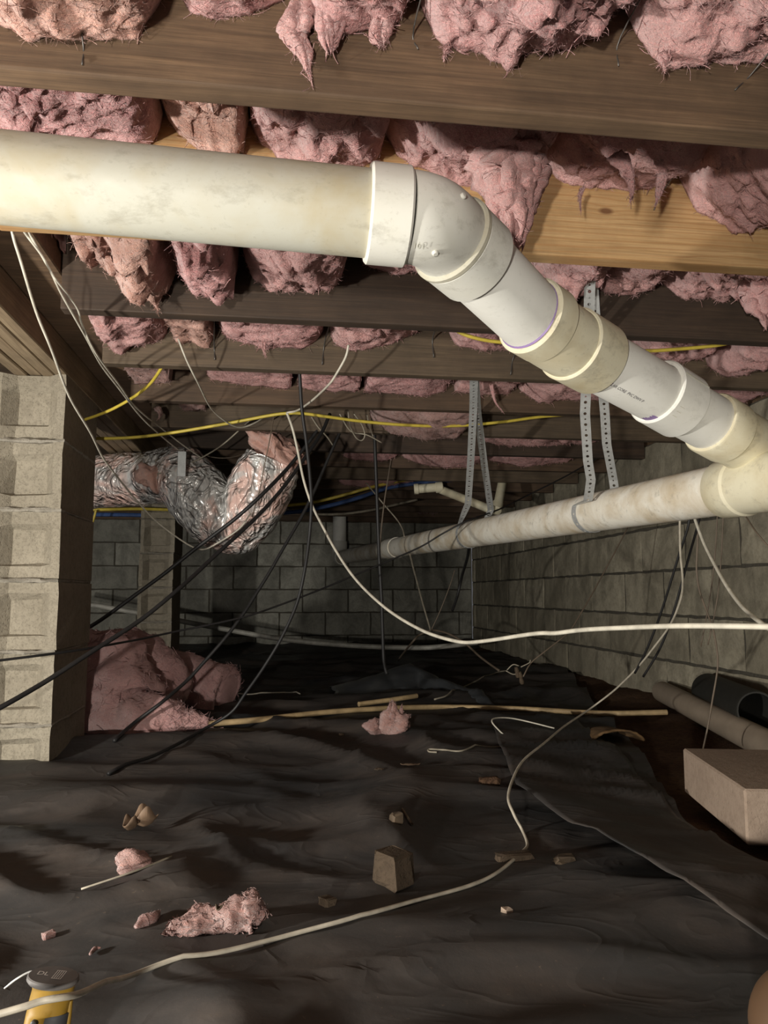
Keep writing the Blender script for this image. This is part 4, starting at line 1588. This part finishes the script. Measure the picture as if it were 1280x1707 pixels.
cable('thin dark wire hanging by the right wall down over the floor pipe',
      [(1164, 865, 2.2), (1162, 920, 2.2), (1161, 950, 2.2), (1166, 985, 2.2), (1180, 1025, 2.2), (1190, 1055, 2.2), (1196, 1095, 2.2), (1195, 1120, 2.2), (1187, 1170, 2.2), (1180, 1210, 2.2), (1172, 1248, 2.2)], 0.0026, BR, 'wire', cat='wire', group=BW)
cable('faint brown wire against the right wall, left of a pair', [(1196, 850, 2.4), (1192, 920, 2.4), (1184, 990, 2.4), (1168, 1078, 2.4)], 0.002, BR, 'wire', cat='wire', group=BW)
cable('faint brown wire against the right wall, right of a pair', [(1206, 848, 2.4), (1202, 930, 2.4), (1195, 1000, 2.4), (1180, 1075, 2.4)], 0.002, BR, 'wire', cat='wire', group=BW)
cable('dark wire leaving the wye fitting at the right edge', [(1218, 825, 1.63), (1243, 862, 1.66), (1262, 888, 1.7), (1300, 935, 1.7)], 0.0018, BR, 'wire', cat='wire', group=BW)
cable('thin dark wire from the main pipe down to the connector clump', [(1046, 880, 3.3), (1025, 920, 3.25), (1000, 965, 3.2), (965, 1030, 3.1), (945, 1056, 3.05), (910, 1085, 3.0), (885, 1105, 2.98), (872, 1128, 2.95)], 0.0028, BR, 'wire', cat='wire', group=BW)
cable('thin brown wire curving over the duct from the yellow cable', [(457, 690, 2.82), (450, 730, 2.95), (440, 780, 2.97), (432, 820, 2.98), (420, 862, 3.0)], 0.0022, BR, 'wire', cat='wire', group=BW)
cable('pale wire rising in a curve from the duct to the joist', [(262, 790, 3.12), (285, 785, 3.12), (330, 766, 3.12), (370, 742, 3.1), (400, 715, 3.05), (415, 702, 2.95)], 0.003, 'white2', 'wire', cat='wire')
cable('thin grey wire running behind the duct bend', [(312, 745, 3.3), (350, 762, 3.3), (390, 762, 3.3), (425, 745, 3.25), (448, 715, 3.1), (456, 690, 2.95)], 0.0025, BR, 'wire', cat='wire', group=BW)
cable('long thin brown wire hanging right of the black middle cable', [(655, 742, 3.9), (648, 790, 3.9), (640, 840, 3.9), (634, 900, 3.9), (632, 930, 3.9)], 0.004, BR, 'wire', cat='wire', group=BW)
cable('thin brown wire from the blue pipe to the main pipe', [(610, 805, 4.0), (635, 835, 3.95), (660, 865, 3.9), (670, 880, 3.85), (674, 895, 3.8)], 0.0035, 'white2', 'wire', cat='wire')
cable('thin pale rod hanging from the underside of the main pipe', [(683, 923, 4.0), (690, 950, 4.1), (703, 1000, 4.2), (718, 1052, 4.3)], 0.005, 'white2', 'wire', cat='wire')
cable('faint wire rising from the rod end towards the strap', [(718, 1052, 4.3), (735, 1015, 4.3), (750, 975, 4.3), (758, 950, 4.3)], 0.003, BR, 'wire', cat='wire', group=BW)
cable('grey cable on the floor below the rod, running to the right', [(720, 1050, 4.5), (745, 1055, 4.4), (775, 1072, 4.3), (800, 1095, 4.2), (832, 1118, 4.0)], 0.006, BR, 'cable', group=BW)
cable('grey cable below the rod, running to the left', [(720, 1050, 4.5), (700, 1058, 4.5), (685, 1072, 4.5), (664, 1100)], 0.006, BR, 'cable', group=BW)
cable('twisted pale wire from the dark joist corner towards the black cables', [(519, 695, 3.0), (531, 713, 3.02), (545, 728, 3.05), (556, 744, 3.1)], 0.003, 'white2', 'wire', cat='wire')
for (q, lab) in [([(580, 685, 2.9), (583, 708, 2.92), (592, 728, 2.95), (602, 735, 2.95), (608, 726, 2.95), (603, 708, 2.93), (590, 690, 2.9)], 'loop of thin grey wire hanging from the fifth joist'),
                 ([(566, 690, 2.9), (585, 720, 2.95), (610, 724, 2.95), (636, 738, 2.98)], 'loose grey wire end beside the hanging wire loop'),
                 ([(612, 692, 2.95), (616, 712, 2.98), (622, 728, 3.0)], 'short grey wire beside the black middle cable')]:
    cable(lab, q, 0.0026, 'white2', 'wire', cat='wire')

YC = 'yellow cables'
cable('short yellow cable arching from the girder to the fourth joist', [(120, 706, 2.5), (155, 695, 2.45), (190, 681, 2.4), (225, 660, 2.35), (250, 640, 2.28), (268, 615, 2.2), (275, 600, 2.18)], 0.0048, 'yellow', group=YC)
cable('long yellow cable running along below the fifth joist', [(100, 728, 2.75), (150, 731, 2.75), (230, 729, 2.75), (320, 716, 2.75), (400, 702, 2.74), (480, 688, 2.72), (540, 694, 2.74), (600, 702, 2.78), (680, 709, 2.82), (760, 710, 2.86), (840, 703, 2.88), (900, 695, 2.9), (1000, 686, 2.92), (1060, 675, 2.92)], 0.0058, 'yellow', group=YC)
cable('yellow cable behind the sloping pipe, running to the right edge', [(755, 548, 1.98), (780, 560, 1.98), (820, 569, 1.99), (870, 572, 2.0), (960, 578, 2.02), (1060, 585, 2.05), (1130, 582, 2.06), (1200, 575, 2.06), (1240, 565, 2.06), (1300, 557, 2.06)], 0.0050, 'yellow', group=YC)
cable('yellow cable in the rear beside the blue pipe', [(120, 849, 4.4), (160, 850, 4.4), (225, 848, 4.5), (300, 850, 4.6), (400, 850, 4.6), (480, 842, 4.55), (520, 838, 4.55), (570, 826, 4.55), (620, 812, 4.55), (680, 799, 4.6), (740, 795, 4.7)], 0.0095, 'yellow', group=YC)
cable('blue pipe sweeping along under the rear joists', [(130, 858, 4.6), (225, 858, 4.7), (350, 862, 4.7), (475, 855, 4.65), (540, 845, 4.65), (600, 829, 4.65), (650, 812, 4.7), (720, 803, 4.7), (800, 796, 4.7), (850, 788, 4.6), (900, 776, 4.4), (950, 758, 4.2), (1000, 735, 4.0)], 0.0125, 'blue', 'water_line', cat='pipe')
cable('tan cable sagging under the rear joists below the blue pipe', [(470, 845, 4.7), (490, 853, 4.7), (520, 857, 4.7), (570, 857, 4.75), (620, 850, 4.8), (660, 841, 4.85), (695, 833, 4.9)], 0.008, 'white2')
cable('short yellow cable end hanging left of the far pier', [(160, 850, 4.35), (156, 865, 4.35), (148, 888, 4.35)], 0.007, 'yellow', group=YC)

# connector clump at the end of the pale wire
cl = Thing('wire_connector', 'small clump of dirty wire connectors at the pale wire end', 'connector', P(866, 1118, 2.95))
for i, (px, py) in enumerate([(860, 1112), (866, 1120), (868, 1130), (861, 1119)]):
    a = P(px, py, 2.95)
    g = lathe_geo(a, a + V((0.3, 0.2, -1)), [(0, 0.001), (0, 0.006), (0.015, 0.009), (0.024, 0.007), (0.024, 0.001)], 10)
    part('twist_connector', g[0], g[1], M['chip'], cl)
for q in ([(845, 1117, 2.95), (855, 1108, 2.95), (865, 1110, 2.95)], [(843, 1118, 2.95), (855, 1124, 2.95), (866, 1122, 2.95)], [(868, 1112, 2.95), (882, 1105, 2.95), (884, 1100, 2.95)]):
    g = tube_geo(smooth_path([P(*w) for w in q], 5), 0.0022, 6)
    part('lead', g[0], g[1], M['white2'], cl)

# white supply pipe low along the back wall
cable('thin white pipe running low along the back wall', [(100, 999, 5.4), (140, 1006, 5.4), (215, 1019, 5.45), (290, 1033, 5.5), (380, 1050, 5.5), (460, 1064, 5.5), (540, 1073, 5.5), (620, 1078, 5.5), (700, 1080, 5.5), (745, 1077, 5.5), (795, 1071, 5.6)], 0.018, 'greypipe', 'supply_pipe', cat='pipe', seg=14)

# ================================================================== things on the floor
path = [on_ground(*q, 0.011) for q in [(345, 1207), (430, 1197), (560, 1186), (700, 1179), (850, 1181), (1000, 1189), (1112, 1196)]]
path[-1].z += 0.02
g = tube_geo(smooth_path(path, 10), 0.0105, 14)
single('tan_pole', g[0], g[1], M['tan'], 'long thin tan pole bowed across the floor', 'pole')
path = [on_ground(598, 1174, 0.01), on_ground(650, 1167, 0.012), on_ground(695, 1160, 0.02)]
g = tube_geo(path, 0.0105, 12)
single('tan_stick', g[0], g[1], M['tan'], 'short tan stick lying behind the long pole', 'stick')


def fallen(label, geos, mat, loc, fuzz=500, name='insulation_scrap', shreds=()):
    t = Thing(name, label, 'insulation', loc, 'fallen insulation on the floor')
    for i, (g, nm) in enumerate(geos):
        part(nm, g[0], g[1], M[mat], t)
        if fuzz:
            sz = max(v.x for v in g[0]) - min(v.x for v in g[0])
            fg = fuzz_geo(g[0], g[1], fuzz * 3, 0.002, 0.006 + 0.02 * sz, 0.00016 + 0.0003 * sz, 77 + i, down=-0.1)
            fk = flake_geo(g[0], g[1], int(fuzz * 1.6), sz * 0.04, sz * 0.13, 33 + i, lift=min(0.012 * sz + 0.001, 0.003))
            fg = join_geo(fg, fk)
            f = part('loose_fibers', fg[0], fg[1], M[mat], t)
            f['kind'] = 'stuff'
    for (p, r) in shreds:
        shred(t, p, r, 5, M[mat])
    return t


# pile beside the near pier: slumped folded batt and a roll behind it
c = on_ground(205, 1225)


def slump(points, seed, res=9, flat=0.5, amp=0.22, seg=34):
    pts = smooth_path([p for p, _ in points], res)
    rr = list(np.interp(np.linspace(0, 1, len(pts)), np.linspace(0, 1, len(points)), [r for _, r in points]))
    off = V((seed, seed * 3.3, seed * 1.9))

    def disp(i, k, p):
        q = p + off
        rs = 1.0 if rr[i] > 0.05 else 4.0
        return 1 + amp * (fbm(q * 7 * rs, 4) + 1.1 * (abs(mn.noise(q * 9 * rs)) - 0.2) + 0.4 * mn.noise(q * 30 * rs))
    return tube_geo(pts, rr, seg, True, V((0, 0, 1)), disp)


g1 = slump([(P(120, 1085, 2.92), .06), (P(165, 1095, 2.88), .10), (P(190, 1120, 2.82), .14), (P(195, 1165, 2.74), .15), (P(205, 1200, 2.68), .135), (P(250, 1208, 2.64), .09), (P(300, 1206, 2.66), .06), (P(348, 1204, 2.66), .015)], 2)
g2 = slump([(P(150, 1075, 3.1), .05), (P(190, 1085, 3.08), .085), (P(232, 1100, 3.05), .11), (P(262, 1130, 3.0), .12), (P(255, 1165, 2.95), .11), (P(240, 1195, 2.9), .08)], 6, amp=0.16)
fallen('slumped heap of fallen pink insulation beside the near pier', [(g1, 'front_fold'), (g2, 'rear_fold')], 'heappink', c, 700, 'insulation_heap')
g3 = slump([(P(235, 1120, 3.25), .08), (P(262, 1128, 3.22), .125), (P(300, 1138, 3.2), .125), (P(345, 1148, 3.18), .122), (P(374, 1152, 3.17), .115), (P(381, 1154, 3.165), .07)], 9, amp=0.10)
fallen('fallen roll of pink insulation lying behind the slumped heap', [(g3, 'roll')], 'heappink', on_ground(320, 1190), 400, 'insulation_roll')

p = on_ground(650, 1222)
g = blob_geo(p + V((0.02, 0, 0.035)), 0.055, 0.045, 0.04, 0.6, 14, 4)
g_b = blob_geo(p + V((-0.05, 0.0, 0.025)), 0.045, 0.035, 0.024, 0.6, 16, 6)
fallen('pink insulation tuft with a pointed tip in front of the long pole', [(g, 'tuft'), (g_b, 'tuft')], 'dusty_dim_pink', p, 260,
       shreds=[([p + V((0.01, 0, .05)), p + V((0.012, 0, .085)), p + V((0.005, 0, .115))], [.022, .012, .001]), ([p + V((0.03, 0, .05)), p + V((0.038, 0, .075)), p + V((0.04, 0, .095))], [.012, .006, .001])])
p = on_ground(225, 1448)
g = blob_geo(p + V((0, 0, 0.014)), 0.036, 0.024, 0.018, 0.55, 22, 8, rot=0.4)
fallen('small pink insulation scrap pierced by a thin stick', [(g, 'tuft')], 'dusty_dim_pink', p, 160)
g = tube_geo(smooth_path([on_ground(135, 1487, .004), P(225, 1452, 1.19), on_ground(286, 1429, .012)], 6), 0.0016, 6)
single('thin_stick', g[0], g[1], M['white2'], 'thin stick through the small insulation scrap at lower left', 'stick')
p0 = [on_ground(q, w, l) for q, w, l in ((278, 1556, .004), (300, 1545, .010), (335, 1536, .013), (370, 1530, .015), (405, 1523, .018), (425, 1519, .020), (440, 1530, .012))]
g = slump([(a, r) for a, r in zip(p0, (.003, .014, .016, .017, .020, .023, .011))], 12, amp=0.45, seg=26)
fallen('long pink insulation strip lying on the plastic at lower left', [(g, 'strip')], 'dusty_dim_pink', on_ground(360, 1540), 220)
p0 = [on_ground(q, w, .006) for q, w in ((226, 1545), (240, 1535), (255, 1530), (267, 1518))]
g = slump([(a, r) for a, r in zip(p0, (.003, .010, .007, .001))], 15, amp=0.4, seg=16)
fallen('tiny pink insulation wisp left of the long strip', [(g, 'wisp')], 'dusty_dim_pink', on_ground(245, 1540), 50)
p0 = [on_ground(q, w, .004) for q, w in ((150, 1592), (158, 1583), (168, 1580))]
g = slump([(a, r) for a, r in zip(p0, (.002, .0035, .001))], 16, amp=0.4, seg=12)
fallen('tiny pale insulation curl above the yellow tool', [(g, 'wisp')], 'dusty_dim_pink', on_ground(158, 1588), 0)

# curled dry leaf
def leaf(px, py, L, Wd, rot, label, curl=0.5, lift=0.006, mat='leaf'):
    c_ = on_ground(px, py, lift)
    vs, fs = [], []
    n_, m_ = 12, 6
    for i in range(n_ + 1):
        u = i / n_
        w_ = math.sin(math.pi * min(u, 1) ** 0.9) * Wd / 2 + 0.0005
        for j in range(m_ + 1):
            v = j / m_ * 2 - 1
            x = (u - 0.5) * L
            y = v * w_
            z = curl * (y * y) / Wd * 4 + curl * 0.25 * L * (u - .5) ** 2 * 4 + 0.002 * mn.noise(V((x * 200, y * 200, px)))
            vs.append(c_ + V((x * math.cos(rot) - y * math.sin(rot), x * math.sin(rot) + y * math.cos(rot), z)))
    for i in range(n_):
        for j in range(m_):
            a = i * (m_ + 1) + j
            fs.append((a, a + 1, a + m_ + 2, a + m_ + 1))
    o_ = single('dry_leaf', vs, fs, M[mat], label, 'leaf')
    o_.modifiers.new('thickness', 'SOLIDIFY').thickness = 0.0012


leaf(218, 1384, 0.040, 0.022, 0.9, 'small pale curled leaf left of the insulation scraps on the plastic', 1.2)
leaf(242, 1378, 0.055, 0.028, 0.5, 'brownish pink curled leaf beside the pale curled one', 1.4)
leaf(684, 1277, 0.055, 0.014, -0.05, 'narrow pale leaf lying flat below the pink tuft', 0.3, 0.004)
leaf(632, 1284, 0.030, 0.012, 0.3, 'small dark leaf left of the narrow pale one', 0.4, 0.004, 'chip')
leaf(366, 1517, 0.018, 0.010, 1.4, 'tiny brown leaf resting on the long insulation strip', 0.6, 0.04, 'chip')


def chunk(px, py, size, rot, label, mat='stone', seed=1, name='stone_chunk', cat='stone', jit=0.18, lift=0.0):
    c_ = on_ground(px, py, lift)
    rnd = random.Random(seed)
    bm = bmesh.new()
    bmesh.ops.create_cube(bm, size=1.0)
    bmesh.ops.bevel(bm, geom=list(bm.edges), offset=0.13, segments=1, affect='EDGES')
    for v in bm.verts:
        v.co += V((rnd.uniform(-jit, jit), rnd.uniform(-jit, jit), rnd.uniform(-jit, jit))) * 0.6
        v.co = V((v.co.x * size[0], v.co.y * size[1], v.co.z * size[2]))
    zmin = min(v.co.z for v in bm.verts)
    R_ = Matrix.Rotation(rot, 3, 'Z')
    vv = [R_ @ (v.co - V((0, 0, zmin + 0.004))) + c_ for v in bm.verts]
    bm.verts.index_update()
    ff = [tuple(v.index for v in f.verts) for f in bm.faces]
    bm.free()
    return single(name, vv, ff, M[mat], label, cat, smooth=False)


chunk(655, 1475, (0.055, 0.05, 0.058), 0.7, 'angular brown stone chunk on the plastic near the middle', seed=4)
chunk(661, 1371, (0.022, 0.02, 0.020), 0.3, 'small squarish brown chip beside a tiny twig', 'chip', 7, 'wood_chip', 'wood chip')
g = tube_geo([on_ground(671, 1349, .004), on_ground(687, 1374, .004)], 0.0028, 7)
single('twig', g[0], g[1], M['chip'], 'tiny tan twig right of the small brown chip', 'twig')
chunk(815, 1306, (0.05, 0.03, 0.018), 0.1, 'flat dark clod left of the lifted plastic strip', 'dirt', 9, 'earth_clod', 'clod')
chunk(855, 1432, (0.07, 0.03, 0.015), 0.05, 'flat brown clod under the bend of the trailing cable', 'stone', 10, 'earth_clod', 'clod')
chunk(845, 1522, (0.014, 0.012, 0.010), 0.4, 'small pale pebble on a muddy patch lower right of centre', 'paver', 12, 'pebble', 'pebble')
chunk(940, 1436, (0.035, 0.018, 0.012), 0.2, 'crumbly brown clod right of the cable bend', 'chip', 13, 'earth_clod', 'clod', jit=0.4)
chunk(545, 1508, (0.022, 0.02, 0.014), 0.6, 'tiny dark brown clod between the cable and the stone', 'stone', 14, 'earth_clod', 'clod')
chunk(569, 1226, (0.016, 0.012, 0.010), 0.6, 'tiny tan pebble left of the pink tuft', 'chip', 15, 'pebble', 'pebble')
chunk(82, 1562, (0.016, 0.010, 0.010), 0.6, 'tiny pale pebble above the yellow tool', 'dusty_dim_pink', 16, 'pebble', 'pebble')

# pale block at the right edge
tl = P(1137, 1245, 2.02)
bl_ = P(1139, 1307, 1.98)
zt, z0_ = tl.z, 0.005
A = on_z(1138, 1247, 0.105)
Bn = on_z(1262, 1330, 0.105)
e1 = (Bn - A)
e1.z = 0
e1n = e1.normalized()
e2n = V((e1n.y, -e1n.x, 0))
if e2n.x < 0:
    e2n = -e2n
c_ = A
bm = bmesh.new()
vsb = []
for z in (0.0, 0.105):
    for (s, t) in ((0, 0), (0.40, 0), (0.40, 0.22), (0, 0.22)):
        q = c_ + e1n * s + e2n * t
        vsb.append(bm.verts.new((q.x, q.y, z)))
for f in ((3, 2, 1, 0), (4, 5, 6, 7), (0, 1, 5, 4), (1, 2, 6, 5), (2, 3, 7, 6), (3, 0, 4, 7)):
    bm.faces.new([vsb[i] for i in f])
bmesh.ops.recalc_face_normals(bm, faces=bm.faces)
bmesh.ops.bevel(bm, geom=list(bm.edges), offset=0.004, segments=1, affect='EDGES')
bm.verts.index_update()
vv = [v.co.copy() for v in bm.verts]
ff = [tuple(v.index for v in f.verts) for f in bm.faces]
bm.free()
single('concrete_slab_block', vv, ff, M['paver'], 'pale solid block lying at the right edge of the floor', 'block', smooth=False)

# loose pipe and black drain tube along the right wall
a_, b_ = P(1102, 1152, 3.35), P(1330, 1268, 2.05)
Lp = (b_ - a_).length
rP = 0.044
g = lathe_geo(a_, b_, [(0.0, 0.001), (0.0, rP * 0.72), (0.006, rP * 0.93), (0.02, rP), (Lp, rP), (Lp, rP - .004), (Lp - 0.2, rP - .004)], 32)
single('loose_pipe', g[0], g[1], M['loosepipe'], 'loose beige white pipe lying along the foot of the right wall', 'pipe')
a_, b_ = P(1180, 1150, 3.0), P(1262, 1186, 2.45)
Lp = (b_ - a_).length
prof = []
nr = int(Lp / 0.012)
for i in range(nr + 1):
    prof.append((Lp * i / nr, 0.062 + 0.003 * (i % 2)))
prof += [(Lp, 0.057), (Lp * 0.4, 0.056)]
g = lathe_geo(a_, b_, prof, 32)
single('drain_tube', g[0], g[1], M['tubeblack'], 'open ended black corrugated tube at the foot of the right wall', 'tube')

# tan curved shell where the plastic is open
c_ = on_ground(1025, 1238, 0.0)
vs, fs = [], []
n_, m_ = 22, 8
for i in range(n_ + 1):
    an = math.pi * (0.05 + 0.95 * i / n_)
    for j in range(m_ + 1):
        s = j / m_
        r_ = 0.085 - 0.02 * s + 0.004 * mn.noise(V((i * .6, j * .5, 2)))
        vs.append(c_ + V((r_ * math.cos(an) * 1.05, 0.14 * s - 0.03, 0.042 * math.sin(an) * (1 - .3 * s) + 0.004 + 0.003 * mn.noise(V((i * .9, j, 5))))))
for i in range(n_):
    for j in range(m_):
        a = i * (m_ + 1) + j
        fs.append((a, a + 1, a + m_ + 2, a + m_ + 1))
shell = mat_plain('tan_shell', (0.17, 0.098, 0.04), 0.8, var=0.35, nscale=25)
o = single('curved_scrap', vs, fs, shell, 'tan curved shell-like scrap in the opening between the plastic sheets', 'scrap')
o.modifiers.new('thickness', 'SOLIDIFY').thickness = 0.006

# ------------------------------------------------------------------ cordless tool in the bottom left corner
tb = P(90, 1655, 0.74)
tl_ = Thing('cordless_tool', 'yellow and black hand tool with an oval grey end plate, bottom left corner', 'tool', V((tb.x, tb.y, 0.0)))
top = P(89, 1627, 0.74)
ax = V((-0.10, 0.02, -1)).normalized()          # body runs down and slightly towards the camera
ex = CR.copy()
ex = (ex - ax * ex.dot(ax)).normalized()
ey = ax.cross(ex)


def oval_loft(sections, name, mat, n_=40, close=True):
    """sections: (s along axis, rx, ry, shift x)"""
    vs, fs = [], []
    for (s, rx, ry, sx) in sections:
        for k in range(n_):
            a = 2 * math.pi * k / n_
            vs.append(top + ax * s + ex * (math.cos(a) * rx + sx) + ey * (math.sin(a) * ry))
    for i in range(len(sections) - 1):
        for k in range(n_):
            k2 = (k + 1) % n_
            fs.append((i * n_ + k, i * n_ + k2, (i + 1) * n_ + k2, (i + 1) * n_ + k))
    fs.append(tuple(range(n_)))
    fs.append(tuple(reversed(range((len(sections) - 1) * n_, len(sections) * n_))))
    return part(name, vs, fs, M[mat], tl_)


S = 0.74 / 1280
plate = oval_loft([(-0.001, 40 * S, 29 * S, 0), (0.0, 42 * S, 31 * S, 0), (0.003, 42.5 * S, 31.5 * S, 0), (0.005, 40 * S, 30 * S, 0)], 'end_plate', 'toolgrey')
oval_loft([(0.004, 36 * S, 27 * S, 3 * S), (0.012, 34 * S, 25 * S, 3 * S), (0.024, 34 * S, 24 * S, 0), (0.03, 33.5 * S, 24 * S, -1 * S), (0.034, 20 * S, 23 * S, -15 * S), (0.07, 18 * S, 22 * S, -22 * S), (0.10, 19 * S, 22 * S, -24 * S), (0.118, 19 * S, 22 * S, -25 * S)], 'body', 'toolyellow')
# black grip behind and the yellow guard arm
oval_loft([(0.030, 22 * S, 17 * S, 14 * S), (0.05, 24 * S, 17 * S, 10 * S), (0.10, 22 * S, 17 * S, 4 * S), (0.118, 20 * S, 17 * S, 2 * S)], 'grip', 'toolblack')
g = tube_geo(smooth_path([top + ax * 0.02 + ex * (34 * S), top + ax * 0.045 + ex * (35 * S), top + ax * 0.075 + ex * (29 * S), top + ax * 0.112 + ex * (20 * S)], 6), 4 * S, 10)
part('guard_arm', g[0], g[1], M['toolyellow'], tl_)
g = lathe_geo(top + ax * 0.036 - ey * (-22 * S) + ex * (-12 * S), top + ax * 0.036 + ex * (-12 * S) + ey, [(0, 5 * S), (0.004, 5 * S), (0.005, 3 * S), (0.005, 0.0001)], 16)
part('button', g[0], g[1], M['toolblack'], tl_)
# marks on the plate
upv = -ax


def mark(cx, cy, w_, h_, name='plate_mark'):
    vs = []
    for (a, b) in ((-1, -1), (1, -1), (1, 1), (-1, 1)):
        vs.append(top + upv * 0.0018 + ex * ((cx + a * w_) * S) + ey * ((cy + b * h_) * S))
    part(name, vs, [(0, 1, 2, 3)], M['toolmark'], tl_, smooth=False, sub=plate)


cu = bpy.data.curves.new('txt', 'FONT')
cu.body = 'DL'
cu.size = 16 * S
ob = bpy.data.objects.new('txt', cu)
COL.objects.link(ob)
dg = bpy.context.evaluated_depsgraph_get()
me = bpy.data.meshes.new_from_object(ob.evaluated_get(dg))
eyu = ey if ey.dot(CF) > 0 else -ey
vv = [top + upv * 0.0018 + ex * (v.co.x - 27 * S) + eyu * (v.co.y - 6 * S) for v in me.vertices]
ff = [tuple(q.vertices) for q in me.polygons]
bpy.data.objects.remove(ob, do_unlink=True)
bpy.data.curves.remove(cu)
bpy.data.meshes.remove(me)
part('plate_lettering', vv, ff, M['toolmark'], tl_, smooth=False, sub=plate)
for i in range(5):
    mark(2 + i * 3.6, 0, 0.5, 13)
mark(9, -13, 8, 0.5)
mark(9, 13, 8, 0.5)
# thin bright belt hook to the left
g = tube_geo(smooth_path([top + ax * 0.004 - ex * (30 * S) + eyu * (12 * S), top + ax * 0.001 - ex * (42 * S) + eyu * (10 * S), top + ax * 0.006 - ex * (60 * S), top + ax * 0.016 - ex * (78 * S)], 6), 1.6 * S, 8)
part('belt_hook', g[0], g[1], M['steel'], tl_)

# brown rounded form at the bottom right corner
c_ = P(1352, 1800, 0.74)
c_.z = 0
g = blob_geo(c_ + V((0, 0, 0.055)), 0.05, 0.06, 0.062, 0.05, 8, 3, nu=40, nv=28)
single('rounded_brown_object', g[0], g[1], M['brownobj'], 'smooth brown rounded object in the bottom right corner', 'object')
